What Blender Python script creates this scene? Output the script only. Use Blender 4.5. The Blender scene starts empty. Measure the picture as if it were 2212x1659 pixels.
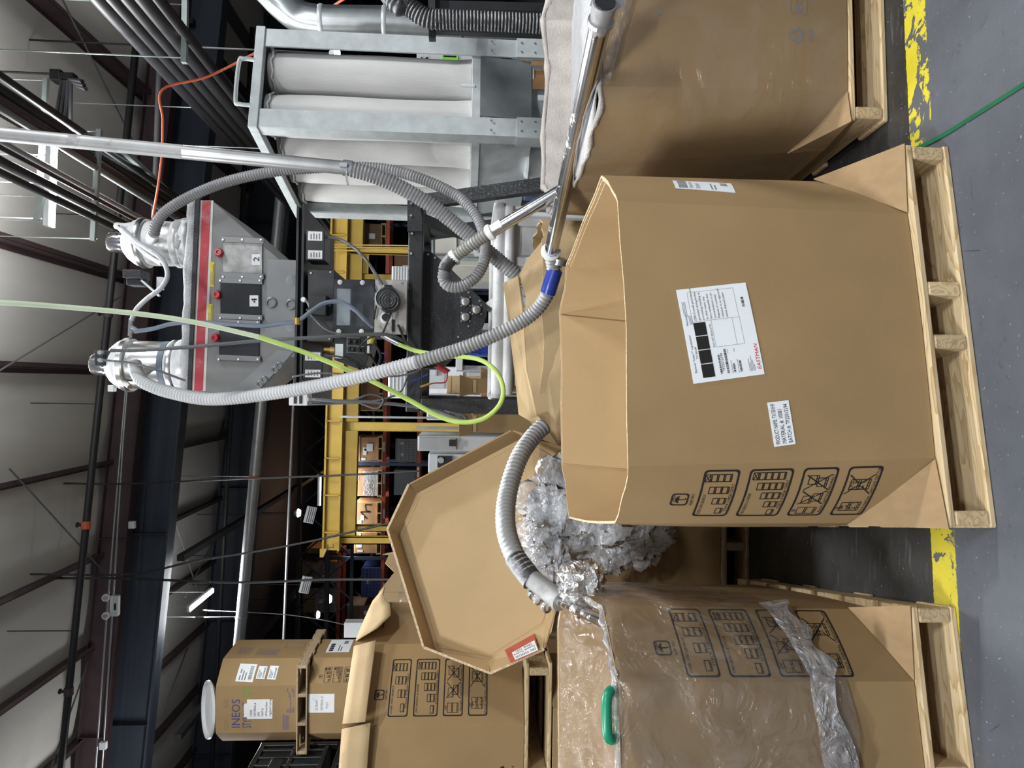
import bpy, bmesh, math, random
from mathutils import Vector as V, Matrix, noise
random.seed(7)
sc = bpy.context.scene
COL = sc.collection
# ---------------------------------------------------------------- camera (photo taken with the phone on its side)
FPX, HC, PITCH, ROLL = 1533.0, 1.33, math.atan(98/1533.0), 0.016
fw = V((0, math.cos(PITCH), -math.sin(PITCH))); up0 = V((0, math.sin(PITCH), math.cos(PITCH))); rt0 = V((1, 0, 0))
RT = rt0*math.cos(ROLL)+up0*math.sin(ROLL); UP = -rt0*math.sin(ROLL)+up0*math.cos(ROLL)
CP = V((0, 0, HC))
cd = bpy.data.cameras.new('camera'); cam = bpy.data.objects.new('camera', cd); COL.objects.link(cam)
cx, cy, cz = -UP, RT, -fw
cam.matrix_world = Matrix(((cx.x, cy.x, cz.x, CP.x), (cx.y, cy.y, cz.y, CP.y), (cx.z, cy.z, cz.z, CP.z), (0, 0, 0, 1)))
cd.sensor_fit = 'HORIZONTAL'; cd.sensor_width = 36; cd.lens = FPX/2212*36; cd.clip_end = 300; cd.clip_start = .05
sc.camera = cam
# ---------------------------------------------------------------- world, exposure, hall lighting
w = bpy.data.worlds.new('world'); sc.world = w; w.use_nodes = True
w.node_tree.nodes['Background'].inputs[0].default_value = (.80, .87, 1, 1)
w.node_tree.nodes['Background'].inputs[1].default_value = .22
sc.view_settings.view_transform = 'Standard'; sc.view_settings.look = 'None'; sc.view_settings.gamma = 1
sc.view_settings.exposure = 0.0; sc.view_settings.use_curve_mapping = False
def area(name, loc, sx, sy, power, target=None, color=(.97, .99, 1), spread=180):
    l = bpy.data.lights.new(name, 'AREA'); l.shape = 'RECTANGLE'; l.size = sx; l.size_y = sy; l.energy = power; l.color = color
    l.spread = math.radians(spread)
    o = bpy.data.objects.new(name, l); COL.objects.link(o); o.location = loc
    d = (V(target)-V(loc)) if target else V((0, 0, -1))
    o.rotation_euler = d.to_track_quat('-Z', 'Y').to_euler(); return o
# strip lamps: a couple in view, the rest unseen and added for their light (their housings are built with the lamps below)
LAMPS = [(-2.6, -.9, 5.6, 300), (2.6, -2.6, 5.6, 280), (-1.0, -4.6, 5.6, 260), (4.6, 2.0, 5.4, 340), (-4.2, 4.2, 5.6, 220), (1.9, 7.4, 5.5, 200), (-6.5, 10.5, 5.4, 180), (7, 9, 5.4, 150), (-3.95, 13.05, 6.0, 150), (-.4, 5.4, 5.7, 230)]  # last one added out of view to brighten blender, dust collector and ceiling
for i, (x, y, z, e) in enumerate(LAMPS):
    area('lamp_light', (x, y, z-.06), 1.2, .2, e)
    area('lamp_uplight', (x, y, z+.10), 1.2, .2, e*{4: .13, 5: .5, 6: .2, 9: .8}.get(i, .35), (x, y, z+2))  # upward lights added to brighten the roof lining
for x, y, e in ((-4, 24, 260), (4, 20, 160), (-10, 26, 130)): area('far_bay_light', (x, y, 5.4), 3, .6, e)
# ---------------------------------------------------------------- helpers
def ray(x, y): return fw + RT*((1659-y-829.5)/FPX) - UP*((x-1106)/FPX)
def at(x, y, Y):
    q = ray(x, y); return CP+q*(Y/q.y)
def atz(x, y, z):
    q = ray(x, y); return CP+q*((z-HC)/q.z)
WL = {}
def reg(o, loc=None): WL[o.name] = V(loc) if loc is not None else V((0, 0, 0)); return o
def tag(o, label, cat, group=None, kind=None):
    if label: o['label'] = label
    if cat: o['category'] = cat
    if group: o['group'] = group
    if kind: o['kind'] = kind
    return o
def thing(name, label, cat, loc=(0, 0, 0), group=None, kind=None):
    o = bpy.data.objects.new(name, None); COL.objects.link(o); o.location = loc; o.empty_display_size = .05
    reg(o, loc); return tag(o, label, cat, group, kind)
def mk(name, verts, faces, m, parent=None, smooth=0, matrix=None, bevel=0, solid=0):
    me = bpy.data.meshes.new(name)
    if matrix is None:
        c = V((sum(v[i] for v in verts)/len(verts) for i in range(3)))
    else: c = None
    me.from_pydata([tuple(V(v)-c) for v in verts] if c is not None else [tuple(v) for v in verts], [], faces)
    me.validate(); me.update()
    o = bpy.data.objects.new(name, me); COL.objects.link(o)
    if isinstance(m, (list, tuple)):
        for k in m: me.materials.append(M[k])
    else: me.materials.append(M[m])
    pl = WL[parent.name] if parent else V((0, 0, 0))
    if c is not None:
        o.location = c-pl; reg(o, c)
    else:
        mm = matrix.copy(); mm.translation = matrix.translation-pl
        o.location = mm.translation; o.rotation_euler = mm.to_euler(); reg(o, matrix.translation)
    if parent: o.parent = parent
    if smooth:
        for p in me.polygons: p.use_smooth = True
        me.set_sharp_from_angle(angle=math.radians(smooth))
    if bevel:
        b = o.modifiers.new('bevel', 'BEVEL'); b.width = bevel; b.segments = 2; b.limit_method = 'ANGLE'; b.angle_limit = .7
    if solid:
        s = o.modifiers.new('solid', 'SOLIDIFY'); s.thickness = solid; s.offset = 0
    return o
def frame_axes(d, up=V((0, 0, 1))):
    d = d.normalized()
    if abs(d.dot(up)) > .97: up = V((1, 0, 0)) if abs(d.x) < .8 else V((0, 1, 0))
    a = up.cross(d).normalized(); b = d.cross(a).normalized(); return a, b
class MB:
    def __init__(s): s.v = []; s.f = []
    def add(s, vs, fs):
        n = len(s.v); s.v += [V(v) for v in vs]; s.f += [tuple(i+n for i in f) for f in fs]; return s
    def box(s, c, d, mx=None):
        vs = [V((x*d[0]/2, y*d[1]/2, z*d[2]/2)) for x in (-1, 1) for y in (-1, 1) for z in (-1, 1)]
        vs = [(mx @ v if mx else v)+V(c) for v in vs]
        return s.add(vs, [(0, 1, 3, 2), (4, 6, 7, 5), (0, 4, 5, 1), (2, 3, 7, 6), (0, 2, 6, 4), (1, 5, 7, 3)])
    def lo(s, a, b): return s.box(((a[0]+b[0])/2, (a[1]+b[1])/2, (a[2]+b[2])/2), (abs(b[0]-a[0]), abs(b[1]-a[1]), abs(b[2]-a[2])))
    def px(s, x0, y0, x1, y1, Y, dep):      # front rectangle of a box seen at distance Y, real depth dep
        xm, ym = (x0+x1)/2, (y0+y1)/2
        return s.lo((at(xm, y0, Y).x, Y, at(x0, ym, Y).z), (at(xm, y1, Y).x, Y+dep, at(x1, ym, Y).z))
    def bar(s, p, q, w_, h_, up=V((0, 0, 1))):
        p, q = V(p), V(q); a, b = frame_axes(q-p, V(up)); a *= w_/2; b *= h_/2
        return s.add([p-a-b, p+a-b, p+a+b, p-a+b, q-a-b, q+a-b, q+a+b, q-a+b], [(3, 2, 1, 0), (4, 5, 6, 7), (0, 1, 5, 4), (1, 2, 6, 5), (2, 3, 7, 6), (3, 0, 4, 7)])
    def tube(s, pts, r, n=10, cap=True):
        pts = [V(p) for p in pts]; N = len(pts); rr = r if isinstance(r, (list, tuple)) else [r]*N
        a = None; vs = []; fs = []
        for i, p in enumerate(pts):
            d = (pts[min(i+1, N-1)]-pts[max(i-1, 0)])
            if d.length < 1e-9: d = V((0, 0, 1))
            d.normalize()
            if a is None: a, _ = frame_axes(d)
            a = (a-d*a.dot(d))
            a = a.normalized() if a.length > 1e-6 else frame_axes(d)[0]
            b = d.cross(a)
            for k in range(n):
                t = 2*math.pi*k/n; vs.append(p+(a*math.cos(t)+b*math.sin(t))*rr[i])
        for i in range(N-1):
            for k in range(n):
                k2 = (k+1) % n; fs.append((i*n+k, i*n+k2, (i+1)*n+k2, (i+1)*n+k))
        if cap: fs.append(tuple(range(n))[::-1]); fs.append(tuple((N-1)*n+k for k in range(n)))
        return s.add(vs, fs)
    def lathe(s, o, d, prof, n=20):          # prof: (radius, distance along d)
        o, d = V(o), V(d).normalized(); a, b = frame_axes(d); vs = []; fs = []
        for r, t in prof:
            for k in range(n):
                q = 2*math.pi*k/n; vs.append(o+d*t+(a*math.cos(q)+b*math.sin(q))*max(r, 1e-4))
        for i in range(len(prof)-1):
            for k in range(n):
                k2 = (k+1) % n; fs.append((i*n+k, i*n+k2, (i+1)*n+k2, (i+1)*n+k))
        fs.append(tuple(range(n))[::-1]); fs.append(tuple((len(prof)-1)*n+k for k in range(n)))
        return s.add(vs, fs)
    def ext(s, poly, vec):
        n = len(poly); vec = V(vec); vs = [V(p) for p in poly]+[V(p)+vec for p in poly]
        return s.add(vs, [tuple(range(n))[::-1], tuple(range(n, 2*n))]+[(i, (i+1) % n, n+(i+1) % n, n+i) for i in range(n)])
    def poly(s, pts): return s.add(pts, [tuple(range(len(pts)))])
    def build(s, name, m, parent=None, smooth=0, bevel=0, solid=0, matrix=None): return mk(name, s.v, s.f, m, parent, smooth, matrix, bevel, solid)
def crom(pts, n=8):
    pts = [V(p) for p in pts]; P = [pts[0]*2-pts[1]]+pts+[pts[-1]*2-pts[-2]]; out = []
    for i in range(1, len(P)-2):
        a, b, c, d = P[i-1:i+3]
        for k in range(n):
            t = k/n; out.append(.5*((2*b)+(c-a)*t+(2*a-5*b+4*c-d)*t*t+(3*b-a-3*c+d)*t**3))
    out.append(pts[-1]); return out
def resample(pts, step):
    out = [pts[0].copy()]; acc = 0
    for a, b in zip(pts, pts[1:]):
        L = (b-a).length; pos = step-acc
        while pos <= L and L > 0: out.append(a.lerp(b, pos/L)); pos += step
        acc = (acc+L) % step if L else acc
    out.append(pts[-1].copy()); return out
def px_path(lst): return [at(*p) for p in lst]
def hose(name, pts, r, m, parent=None, pitch=None, n=12, amp=.15):
    pitch = pitch or r*.5
    P = resample(crom(pts, 20), pitch/4)
    rr = [r*(1-amp if i % 4 == 0 else (1 if i % 4 == 2 else 1-amp*.45)) for i in range(len(P))]
    return MB().tube(P, rr, n).build(name, m, parent, smooth=80)
def cable(name, pts, r, m, parent=None, n=7, sub=8): return MB().tube(crom(pts, sub), r, n).build(name, m, parent, smooth=60)
def rotz(a): return Matrix.Rotation(a, 3, 'Z')
def bil(Q, s, t): return (Q[0]*(1-s)+Q[1]*s)*(1-t)+(Q[3]*(1-s)+Q[2]*s)*t
# ---- flat print: 2-D marks (in metres on a panel) laid 0.6 mm proud of a quad panel
_txt = {}
def text2d(t):
    if t in _txt: return _txt[t]
    c = bpy.data.curves.new('txt', 'FONT'); c.body = t; c.resolution_u = 2; o = bpy.data.objects.new('txt', c); COL.objects.link(o)
    dg = bpy.context.evaluated_depsgraph_get(); me = bpy.data.meshes.new_from_object(o.evaluated_get(dg))
    r = ([(v.co.x, v.co.y) for v in me.vertices], [tuple(p.vertices) for p in me.polygons])
    bpy.data.objects.remove(o); bpy.data.curves.remove(c); bpy.data.meshes.remove(me); _txt[t] = r; return r
class Print:
    def __init__(s): s.v = []; s.f = []
    def add(s, vs, fs): n = len(s.v); s.v += vs; s.f += [tuple(i+n for i in f) for f in fs]
    def rect(s, x0, y0, x1, y1): s.add([(x0, y0), (x1, y0), (x1, y1), (x0, y1)], [(0, 1, 2, 3)])
    def line(s, x0, y0, x1, y1, w_):
        dx, dy = x1-x0, y1-y0; L = math.hypot(dx, dy) or 1; a, b = -dy/L*w_/2, dx/L*w_/2
        s.add([(x0-a, y0-b), (x1-a, y1-b), (x1+a, y1+b), (x0+a, y0+b)], [(0, 1, 2, 3)])
    def path(s, pts, w_, close=False):
        for a, b in zip(pts, pts[1:]+([pts[0]] if close else [])): s.line(*a, *b, w_)
    def frame(s, x0, y0, x1, y1, w_, r=0):
        if r == 0: s.path([(x0, y0), (x1, y0), (x1, y1), (x0, y1)], w_, True); return
        P = []
        for cx_, cy_, a0 in ((x1-r, y1-r, 0), (x0+r, y1-r, 90), (x0+r, y0+r, 180), (x1-r, y0+r, 270)):
            for k in range(5): a = math.radians(a0+k*22.5); P.append((cx_+r*math.cos(a), cy_+r*math.sin(a)))
        Q = []
        for a, b in zip(P, P[1:]+P[:1]):
            nn = 10 if math.hypot(a[0]-b[0], a[1]-b[1]) > r else 1; Q += [(a[0]+(b[0]-a[0])*k/nn, a[1]+(b[1]-a[1])*k/nn) for k in range(nn)]
        P = Q
        n = len(P); cx_, cy_ = (x0+x1)/2, (y0+y1)/2; vs = []
        for (x, y) in P: vs.append((x, y))
        kx, ky = 1-2*w_/(x1-x0), 1-2*w_/(y1-y0)
        for (x, y) in P: vs.append((cx_+(x-cx_)*kx, cy_+(y-cy_)*ky))
        s.add(vs, [(i, (i+1) % n, n+(i+1) % n, n+i) for i in range(n)])
    def poly(s, pts): s.add(list(pts), [tuple(range(len(pts)))])
    def disc(s, x, y, r, n=10): s.poly([(x+r*math.cos(6.2832*k/n), y+r*math.sin(6.2832*k/n)) for k in range(n)])
    def text(s, t, x, y, h, width=None, slant=0, rot=0):
        vs, fs = text2d(t)
        if not vs: return
        k = h/.72; mw = max(v[0] for v in vs); kx = (width/mw) if width else k
        ca, sa = math.cos(rot), math.sin(rot)
        q = [(a*kx+b*k*slant, b*k) for a, b in vs]
        s.add([(x+a*ca-b*sa, y+a*sa+b*ca) for a, b in q], fs)
    def bars(s, x, y, w_, h, n=22, seed=1):
        rnd = random.Random(seed); p = x
        while p < x+w_:
            b = rnd.choice((1, 1, 2, 3))*w_/n*.32; s.rect(p, y, p+b, y+h); p += b+rnd.choice((1, 1, 2))*w_/n*.32
    def lay(s, name, m, fn, parent, lift=.0008):
        if not s.v: return None
        e = .002
        vs = []
        for a, b in s.v:
            p = fn(a, b); n = (fn(a+e, b)-p).cross(fn(a, b+e)-p).normalized(); vs.append(p+n*lift)
        return mk(name, vs, s.f, m, parent)
def quad_fn(Q):      # metres from the lower-left corner of a panel quad (ll, lr, ur, ul seen from outside)
    W_ = ((Q[1]-Q[0]).length+(Q[2]-Q[3]).length)/2; H_ = ((Q[3]-Q[0]).length+(Q[2]-Q[1]).length)/2
    return (lambda a, b: bil(Q, a/W_, b/H_)), W_, H_
def sub_fn(fn, x, y, rot=0): # a sticker's own frame on a panel
    ca, sa = math.cos(rot), math.sin(rot)
    return lambda a, b: fn(x+a*ca-b*sa, y+a*sa+b*ca)
def sticker(name, fn, x, y, w_, h, rot, parent, m='paper', lift=.0015):
    f2 = sub_fn(fn, x, y, rot); G = 10; e = .002; vs = []; base = []; fs = []; n1 = G+1
    for j in range(n1):
        for i in range(n1):
            q = f2(w_*i/G, h*j/G); n = (f2(w_*i/G+e, h*j/G)-q).cross(f2(w_*i/G, h*j/G+e)-q).normalized(); vs.append(q+n*lift); base.append(q+n*.0002)
    K = n1*n1
    for j in range(G):
        for i in range(G): fs.append((j*n1+i, j*n1+i+1, (j+1)*n1+i+1, (j+1)*n1+i))
    bd = [i for i in range(n1)]+[j*n1+G for j in range(1, n1)]+[G*n1+i for i in range(G-1, -1, -1)]+[j*n1 for j in range(G-1, 0, -1)]
    for i, j in zip(bd, bd[1:]+bd[:1]): fs.append((i, i+K, j+K, j))
    o = mk(name, vs+base, fs, m, parent)
    return o, f2
# ---------------------------------------------------------------- materials
M = {}
def mat(name, col, rough=.6, metal=0, var=.18, vscale=6, stretch=(1, 1, 1), bump=0, bscale=40, dust=0, dscale=14, dcol=(.80, .80, .80), emis=0, detail=5, spec=.5, dtop=.6, coord='Object'):
    m = bpy.data.materials.new(name); m.use_nodes = True; M[name] = m
    nt = m.node_tree; N = nt.nodes; L = nt.links; bs = N['Principled BSDF']
    bs.inputs['Roughness'].default_value = rough; bs.inputs['Metallic'].default_value = metal
    bs.inputs['Specular IOR Level'].default_value = spec
    c4 = (*col, 1); bs.inputs['Base Color'].default_value = c4
    if emis:
        bs.inputs['Emission Color'].default_value = c4; bs.inputs['Emission Strength'].default_value = emis; return m
    tc = N.new('ShaderNodeTexCoord'); mp = N.new('ShaderNodeMapping'); mp.inputs['Scale'].default_value = stretch
    L.new(tc.outputs[coord], mp.inputs[0]); out = None
    nz = N.new('ShaderNodeTexNoise'); nz.inputs['Scale'].default_value = vscale; nz.inputs['Detail'].default_value = detail; L.new(mp.outputs[0], nz.inputs[0])
    rp = N.new('ShaderNodeValToRGB'); rp.color_ramp.elements[0].position = .3; rp.color_ramp.elements[1].position = .72
    rp.color_ramp.elements[0].color = (*[c*(1-var) for c in col], 1); rp.color_ramp.elements[1].color = (*[min(1, c*(1+var)) for c in col], 1)
    L.new(nz.outputs[0], rp.inputs[0]); out = rp.outputs[0]
    if dust:
        n2 = N.new('ShaderNodeTexNoise'); n2.inputs['Scale'].default_value = dscale; n2.inputs['Detail'].default_value = 9; n2.inputs['Roughness'].default_value = .75; L.new(tc.outputs[coord], n2.inputs[0])
        ge = N.new('ShaderNodeNewGeometry'); sx = N.new('ShaderNodeSeparateXYZ'); L.new(ge.outputs['Normal'], sx.inputs[0])
        ma = N.new('ShaderNodeMath'); ma.operation = 'MULTIPLY_ADD'; L.new(sx.outputs[2], ma.inputs[0]); ma.inputs[1].default_value = dtop; L.new(n2.outputs[0], ma.inputs[2])
        r2 = N.new('ShaderNodeMapRange'); r2.inputs[1].default_value = .78-dust*.5; r2.inputs[2].default_value = 1.0-dust*.5; L.new(ma.outputs[0], r2.inputs[0])
        mx = N.new('ShaderNodeMix'); mx.data_type = 'RGBA'; L.new(r2.outputs[0], mx.inputs[0]); L.new(out, mx.inputs[6]); mx.inputs[7].default_value = (*dcol, 1); out = mx.outputs[2]
        if metal:
            mm = N.new('ShaderNodeMath'); mm.operation = 'MULTIPLY_ADD'; L.new(r2.outputs[0], mm.inputs[0]); mm.inputs[1].default_value = -metal; mm.inputs[2].default_value = metal; L.new(mm.outputs[0], bs.inputs['Metallic'])
            mr = N.new('ShaderNodeMapRange'); mr.inputs[3].default_value = rough; mr.inputs[4].default_value = .9; L.new(r2.outputs[0], mr.inputs[0]); L.new(mr.outputs[0], bs.inputs['Roughness'])
    L.new(out, bs.inputs['Base Color'])
    if bump:
        nb = N.new('ShaderNodeTexNoise'); nb.inputs['Scale'].default_value = bscale; nb.inputs['Detail'].default_value = 4; L.new(mp.outputs[0], nb.inputs[0])
        b = N.new('ShaderNodeBump'); b.inputs['Strength'].default_value = bump; b.inputs['Distance'].default_value = .01; L.new(nb.outputs[0], b.inputs['Height']); L.new(b.outputs[0], bs.inputs['Normal'])
    return m
mat('kraft', (.287, .190, .090), .8, var=.09, vscale=3, bump=.05, bscale=220, spec=.25)
mat('kraft_inner', (.46, .325, .172), .8, var=.06, vscale=3, bump=.04, bscale=160, spec=.2)
mat('kraft_light', (.45, .33, .185), .8, var=.08, vscale=4, bump=.1, bscale=90, spec=.2)
mat('kraft_edge', (.55, .42, .27), .9, var=.35, vscale=120, spec=.1)
mat('kraft_tray', (.32, .215, .115), .85, var=.08, vscale=9, stretch=(3, 3, .3), bump=.15, bscale=30, spec=.2)
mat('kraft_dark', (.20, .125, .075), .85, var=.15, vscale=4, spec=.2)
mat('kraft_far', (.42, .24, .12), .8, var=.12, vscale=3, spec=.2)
mat('wood_end', (.52, .37, .20), .8, var=.3, vscale=40, stretch=(1, .3, 1), bump=.15, bscale=160, spec=.2)
mat('wood_dark', (.30, .215, .125), .8, var=.3, vscale=8, stretch=(1, 12, 12), spec=.2)
mat('ink', (.018, .016, .016), .75, var=0, spec=.2)
mat('ink_grey', (.20, .20, .21), .8, var=0, spec=.2)
mat('ink_blue', (.055, .055, .17), .8, var=0, spec=.2)
mat('ink_violet', (.15, .115, .15), .8, var=0, spec=.2)
mat('ink_green', (.14, .27, .06), .8, var=0, spec=.2)
mat('ink_red', (.55, .02, .035), .7, var=0, spec=.2)
mat('paper', (.72, .75, .77), .55, var=.03, vscale=8, spec=.3)
mat('paper_tag', (.70, .70, .70), .7, var=.05, spec=.2)
mat('pipe_steel', (.66, .66, .65), .34, .88, var=.14, vscale=8, dust=.12, dscale=30, dtop=.1, dcol=(.35, .35, .35))
mat('steel', (.66, .66, .66), .16, 1, var=.14, vscale=6, dust=.22, dscale=24, dtop=.15)
mat('steel_dusty', (.36, .36, .36), .55, .6, var=.15, vscale=6, dust=.45, dscale=16, dtop=.2, dcol=(.24, .24, .24))
mat('stainless', (.60, .60, .58), .28, 1, var=.12, vscale=3, dust=.3, dscale=10, dtop=.8)
mat('stainless_white', (.55, .55, .54), .4, 1, var=.1, vscale=4, dust=.8, dscale=9, dtop=.5)
mat('galv', (.56, .60, .605), .45, .3, var=.12, vscale=12, dust=.12, dscale=30, dtop=.25)
mat('galv_duct', (.55, .58, .58), .3, .9, var=.12, vscale=9)
mat('galv_dark', (.20, .225, .23), .5, .4, var=.15, vscale=8)
mat('filter_cloth', (.64, .635, .62), .95, var=.12, vscale=5, stretch=(1, 1, .35), bump=.25, bscale=60, spec=.05)
mat('hopper_grey', (.18, .18, .178), .5, .2, var=.07, vscale=4, dust=.08, dscale=40, dtop=.55, bump=.04, bscale=150)
mat('hopper_chute', (.175, .18, .185), .42, .5, var=.08, vscale=5)
mat('powder', (.50, .50, .51), .95, var=.07, vscale=25, bump=.9, bscale=130, spec=.1)
mat('powder_tan', (.50, .46, .425), .95, var=.22, vscale=7, bump=.7, bscale=170, spec=.1)
mat('stripe_red', (.40, .03, .045), .55, var=.15, vscale=5, dust=.50, dscale=3.2, dtop=.2, dcol=(.50, .32, .33))
mat('stripe_white', (.58, .56, .53), .6, var=.06, vscale=6)
mat('red_plastic', (.42, .008, .025), .3, var=.05)
mat('yellow_label', (.60, .52, .05), .6, var=.1)
mat('window_dust', (.36, .36, .35), .5, var=.45, vscale=14)
mat('window_dark', (.022, .023, .026), .15, var=.3, vscale=6, dust=.16, dscale=5, dtop=.1, dcol=(.25, .25, .25))
mat('black_paint', (.013, .014, .016), .5, var=.25, vscale=9, dust=.10, dscale=70, dtop=.75, dcol=(.26, .27, .29), bump=.06, bscale=120)
mat('black_dusty', (.018, .019, .022), .6, var=.2, vscale=9, dust=.44, dscale=90, dtop=.5, dcol=(.20, .21, .23), bump=.2, bscale=150)
mat('black_plastic', (.009, .0095, .011), .38, var=.2, dust=.04, dscale=50, dcol=(.2, .2, .22))
mat('dark_grey', (.035, .037, .041), .5, var=.15, dust=.06, dscale=50, dcol=(.2, .2, .22))
mat('motor', (.02, .021, .023), .5, var=.2, dust=.34, dscale=30, dtop=.4, dcol=(.33, .34, .35))
mat('plate', (.60, .575, .53), .35, .7, var=.1, vscale=4)
mat('zinc', (.50, .51, .53), .35, .85, var=.1)
mat('brass', (.55, .38, .12), .35, .9, var=.1)
mat('white_plastic', (.72, .73, .74), .45, var=.04)
mat('bin_plastic', (.56, .57, .57), .6, var=.08, vscale=5, dust=.35, dscale=9, dtop=.5)
mat('machine_beige', (.55, .54, .48), .6, var=.06)
mat('machine_white', (.60, .61, .62), .55, var=.05)
mat('machine_grey', (.36, .38, .39), .55, var=.08)
mat('hose_grey', (.20, .20, .205), .55, var=.15, vscale=10, dust=.28, dscale=24, dtop=.35, dcol=(.44, .44, .45))
mat('hose_light', (.52, .53, .54), .6, var=.12, vscale=4, dust=.2, dscale=12, dtop=.3)
mat('hose_mid', (.23, .235, .235), .6, var=.14, vscale=6, dust=.14, dscale=12, dtop=.6, dcol=(.5, .5, .5))
mat('hose_dark', (.028, .028, .03), .45, var=.2, dust=.2, dscale=26, dtop=.5, dcol=(.35, .35, .36))
mat('hose_brown', (.20, .195, .17), .5, var=.15, dust=.25, dscale=20, dtop=.4, dcol=(.5, .5, .48))
mat('hose_lime', (.45, .62, .14), .5, var=.08, dust=.1, dscale=14, dtop=.3)
mat('hose_lime_dusty', (.55, .64, .46), .7, var=.06, dust=.5, dscale=14, dtop=.4, dcol=(.68, .72, .66))
mat('hose_blue', (.15, .19, .25), .5, var=.1, dust=.15, dscale=20, dtop=.5, dcol=(.55, .57, .6))
mat('hose_blue_dusty', (.42, .44, .47), .7, var=.1, dust=.5, dscale=20, dtop=.5)
mat('cable_grey', (.10, .105, .11), .6, var=.15, dust=.18, dscale=40, dtop=.5, dcol=(.4, .4, .42))
mat('cable_black', (.02, .02, .022), .5, var=.1)
mat('cable_red', (.32, .02, .03), .5, var=.1)
mat('cable_blue', (.02, .05, .35), .5, var=.1)
mat('cord_orange', (.72, .14, .06), .5, var=.06)
mat('blue_tape', (.02, .045, .30), .3, var=.25, vscale=30)
mat('green_plastic', (.005, .22, .11), .35, var=.1, vscale=8)
mat('green_strap', (.012, .115, .05), .35, var=.15)
mat('crane_yellow', (.50, .335, .05), .55, var=.12, vscale=3)
mat('rack_orange', (.46, .085, .035), .55, var=.12)
mat('rack_blue', (.03, .045, .085), .55, var=.15)
mat('crate_black', (.014, .017, .018), .28, var=.2, vscale=3)
mat('crate_blue', (.03, .045, .16), .5, var=.1)
mat('purlin', (.055, .032, .035), .65, var=.2, vscale=3)
mat('navy_steel', (.046, .057, .078), .6, var=.12, vscale=2)
mat('girt_grey', (.10, .105, .11), .6, var=.12)
mat('dark_truss', (.018, .018, .022), .7, var=.1)
mat('pipe_black', (.012, .0125, .015), .45, var=.2, vscale=4)
mat('conduit', (.36, .37, .38), .35, .6, var=.1)
mat('pipe_grey', (.22, .23, .24), .35, .4, var=.1)
mat('strut', (.36, .41, .40), .45, .4, var=.1)
mat('insulation', (.50, .485, .45), .75, var=.10, vscale=.9, stretch=(1.6, .25, 1), bump=.15, bscale=4, spec=.2, detail=7)
mat('far_wall', (.035, .036, .05), .8, var=.15, vscale=.5)
mat('lamp_white', (.70, .72, .74), .5, var=.03)
mat('led', (.93, .97, 1), emis=22)
mat('led_far', (.85, .93, 1), emis=9)
mat('tag_red', (.42, .085, .06), .3, var=.15, vscale=20)
mat('tag_green', (.22, .78, .06), .6, var=.03)
mat('bag_dark', (.06, .055, .05), .25, var=.5, vscale=9)
def wood(name, col, dark):
    m = bpy.data.materials.new(name); m.use_nodes = True; M[name] = m; nt = m.node_tree; N = nt.nodes; L = nt.links; bs = N['Principled BSDF']
    tc = N.new('ShaderNodeTexCoord'); oi = N.new('ShaderNodeObjectInfo'); mp = N.new('ShaderNodeMapping'); mp.inputs['Scale'].default_value = (1.1, 9, 9)
    cb = N.new('ShaderNodeCombineXYZ'); mu = N.new('ShaderNodeMath'); mu.operation = 'MULTIPLY'; mu.inputs[1].default_value = 37
    L.new(oi.outputs['Random'], mu.inputs[0]); L.new(mu.outputs[0], cb.inputs[0]); L.new(mu.outputs[0], cb.inputs[1]); L.new(cb.outputs[0], mp.inputs['Location']); L.new(tc.outputs['Object'], mp.inputs[0])
    wv = N.new('ShaderNodeTexNoise'); wv.inputs['Scale'].default_value = 1.3; wv.inputs['Detail'].default_value = 3; L.new(mp.outputs[0], wv.inputs[0])
    m1 = N.new('ShaderNodeMath'); m1.operation = 'MULTIPLY'; m1.inputs[1].default_value = 14; L.new(wv.outputs[0], m1.inputs[0])
    m2 = N.new('ShaderNodeMath'); m2.operation = 'FRACT'; L.new(m1.outputs[0], m2.inputs[0])
    rp = N.new('ShaderNodeValToRGB'); e = rp.color_ramp.elements; e[0].position = 0; e[0].color = (*col, 1); e[1].position = 1; e[1].color = (*dark, 1)
    q = rp.color_ramp.elements.new(.55); q.color = (*[c*.93 for c in col], 1); L.new(m2.outputs[0], rp.inputs[0])
    hv = N.new('ShaderNodeHueSaturation'); mr = N.new('ShaderNodeMapRange'); mr.inputs[3].default_value = .82; mr.inputs[4].default_value = 1.12; L.new(oi.outputs['Random'], mr.inputs[0]); L.new(mr.outputs[0], hv.inputs['Value']); L.new(rp.outputs[0], hv.inputs['Color'])
    L.new(hv.outputs[0], bs.inputs['Base Color']); bs.inputs['Roughness'].default_value = .75; bs.inputs['Specular IOR Level'].default_value = .25
    b = N.new('ShaderNodeBump'); b.inputs['Strength'].default_value = .12; b.inputs['Distance'].default_value = .004; L.new(m2.outputs[0], b.inputs['Height']); L.new(b.outputs[0], bs.inputs['Normal'])
wood('wood', (.58, .45, .27), (.40, .27, .125)); wood('wood_grey', (.40, .31, .20), (.26, .185, .105))
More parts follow.
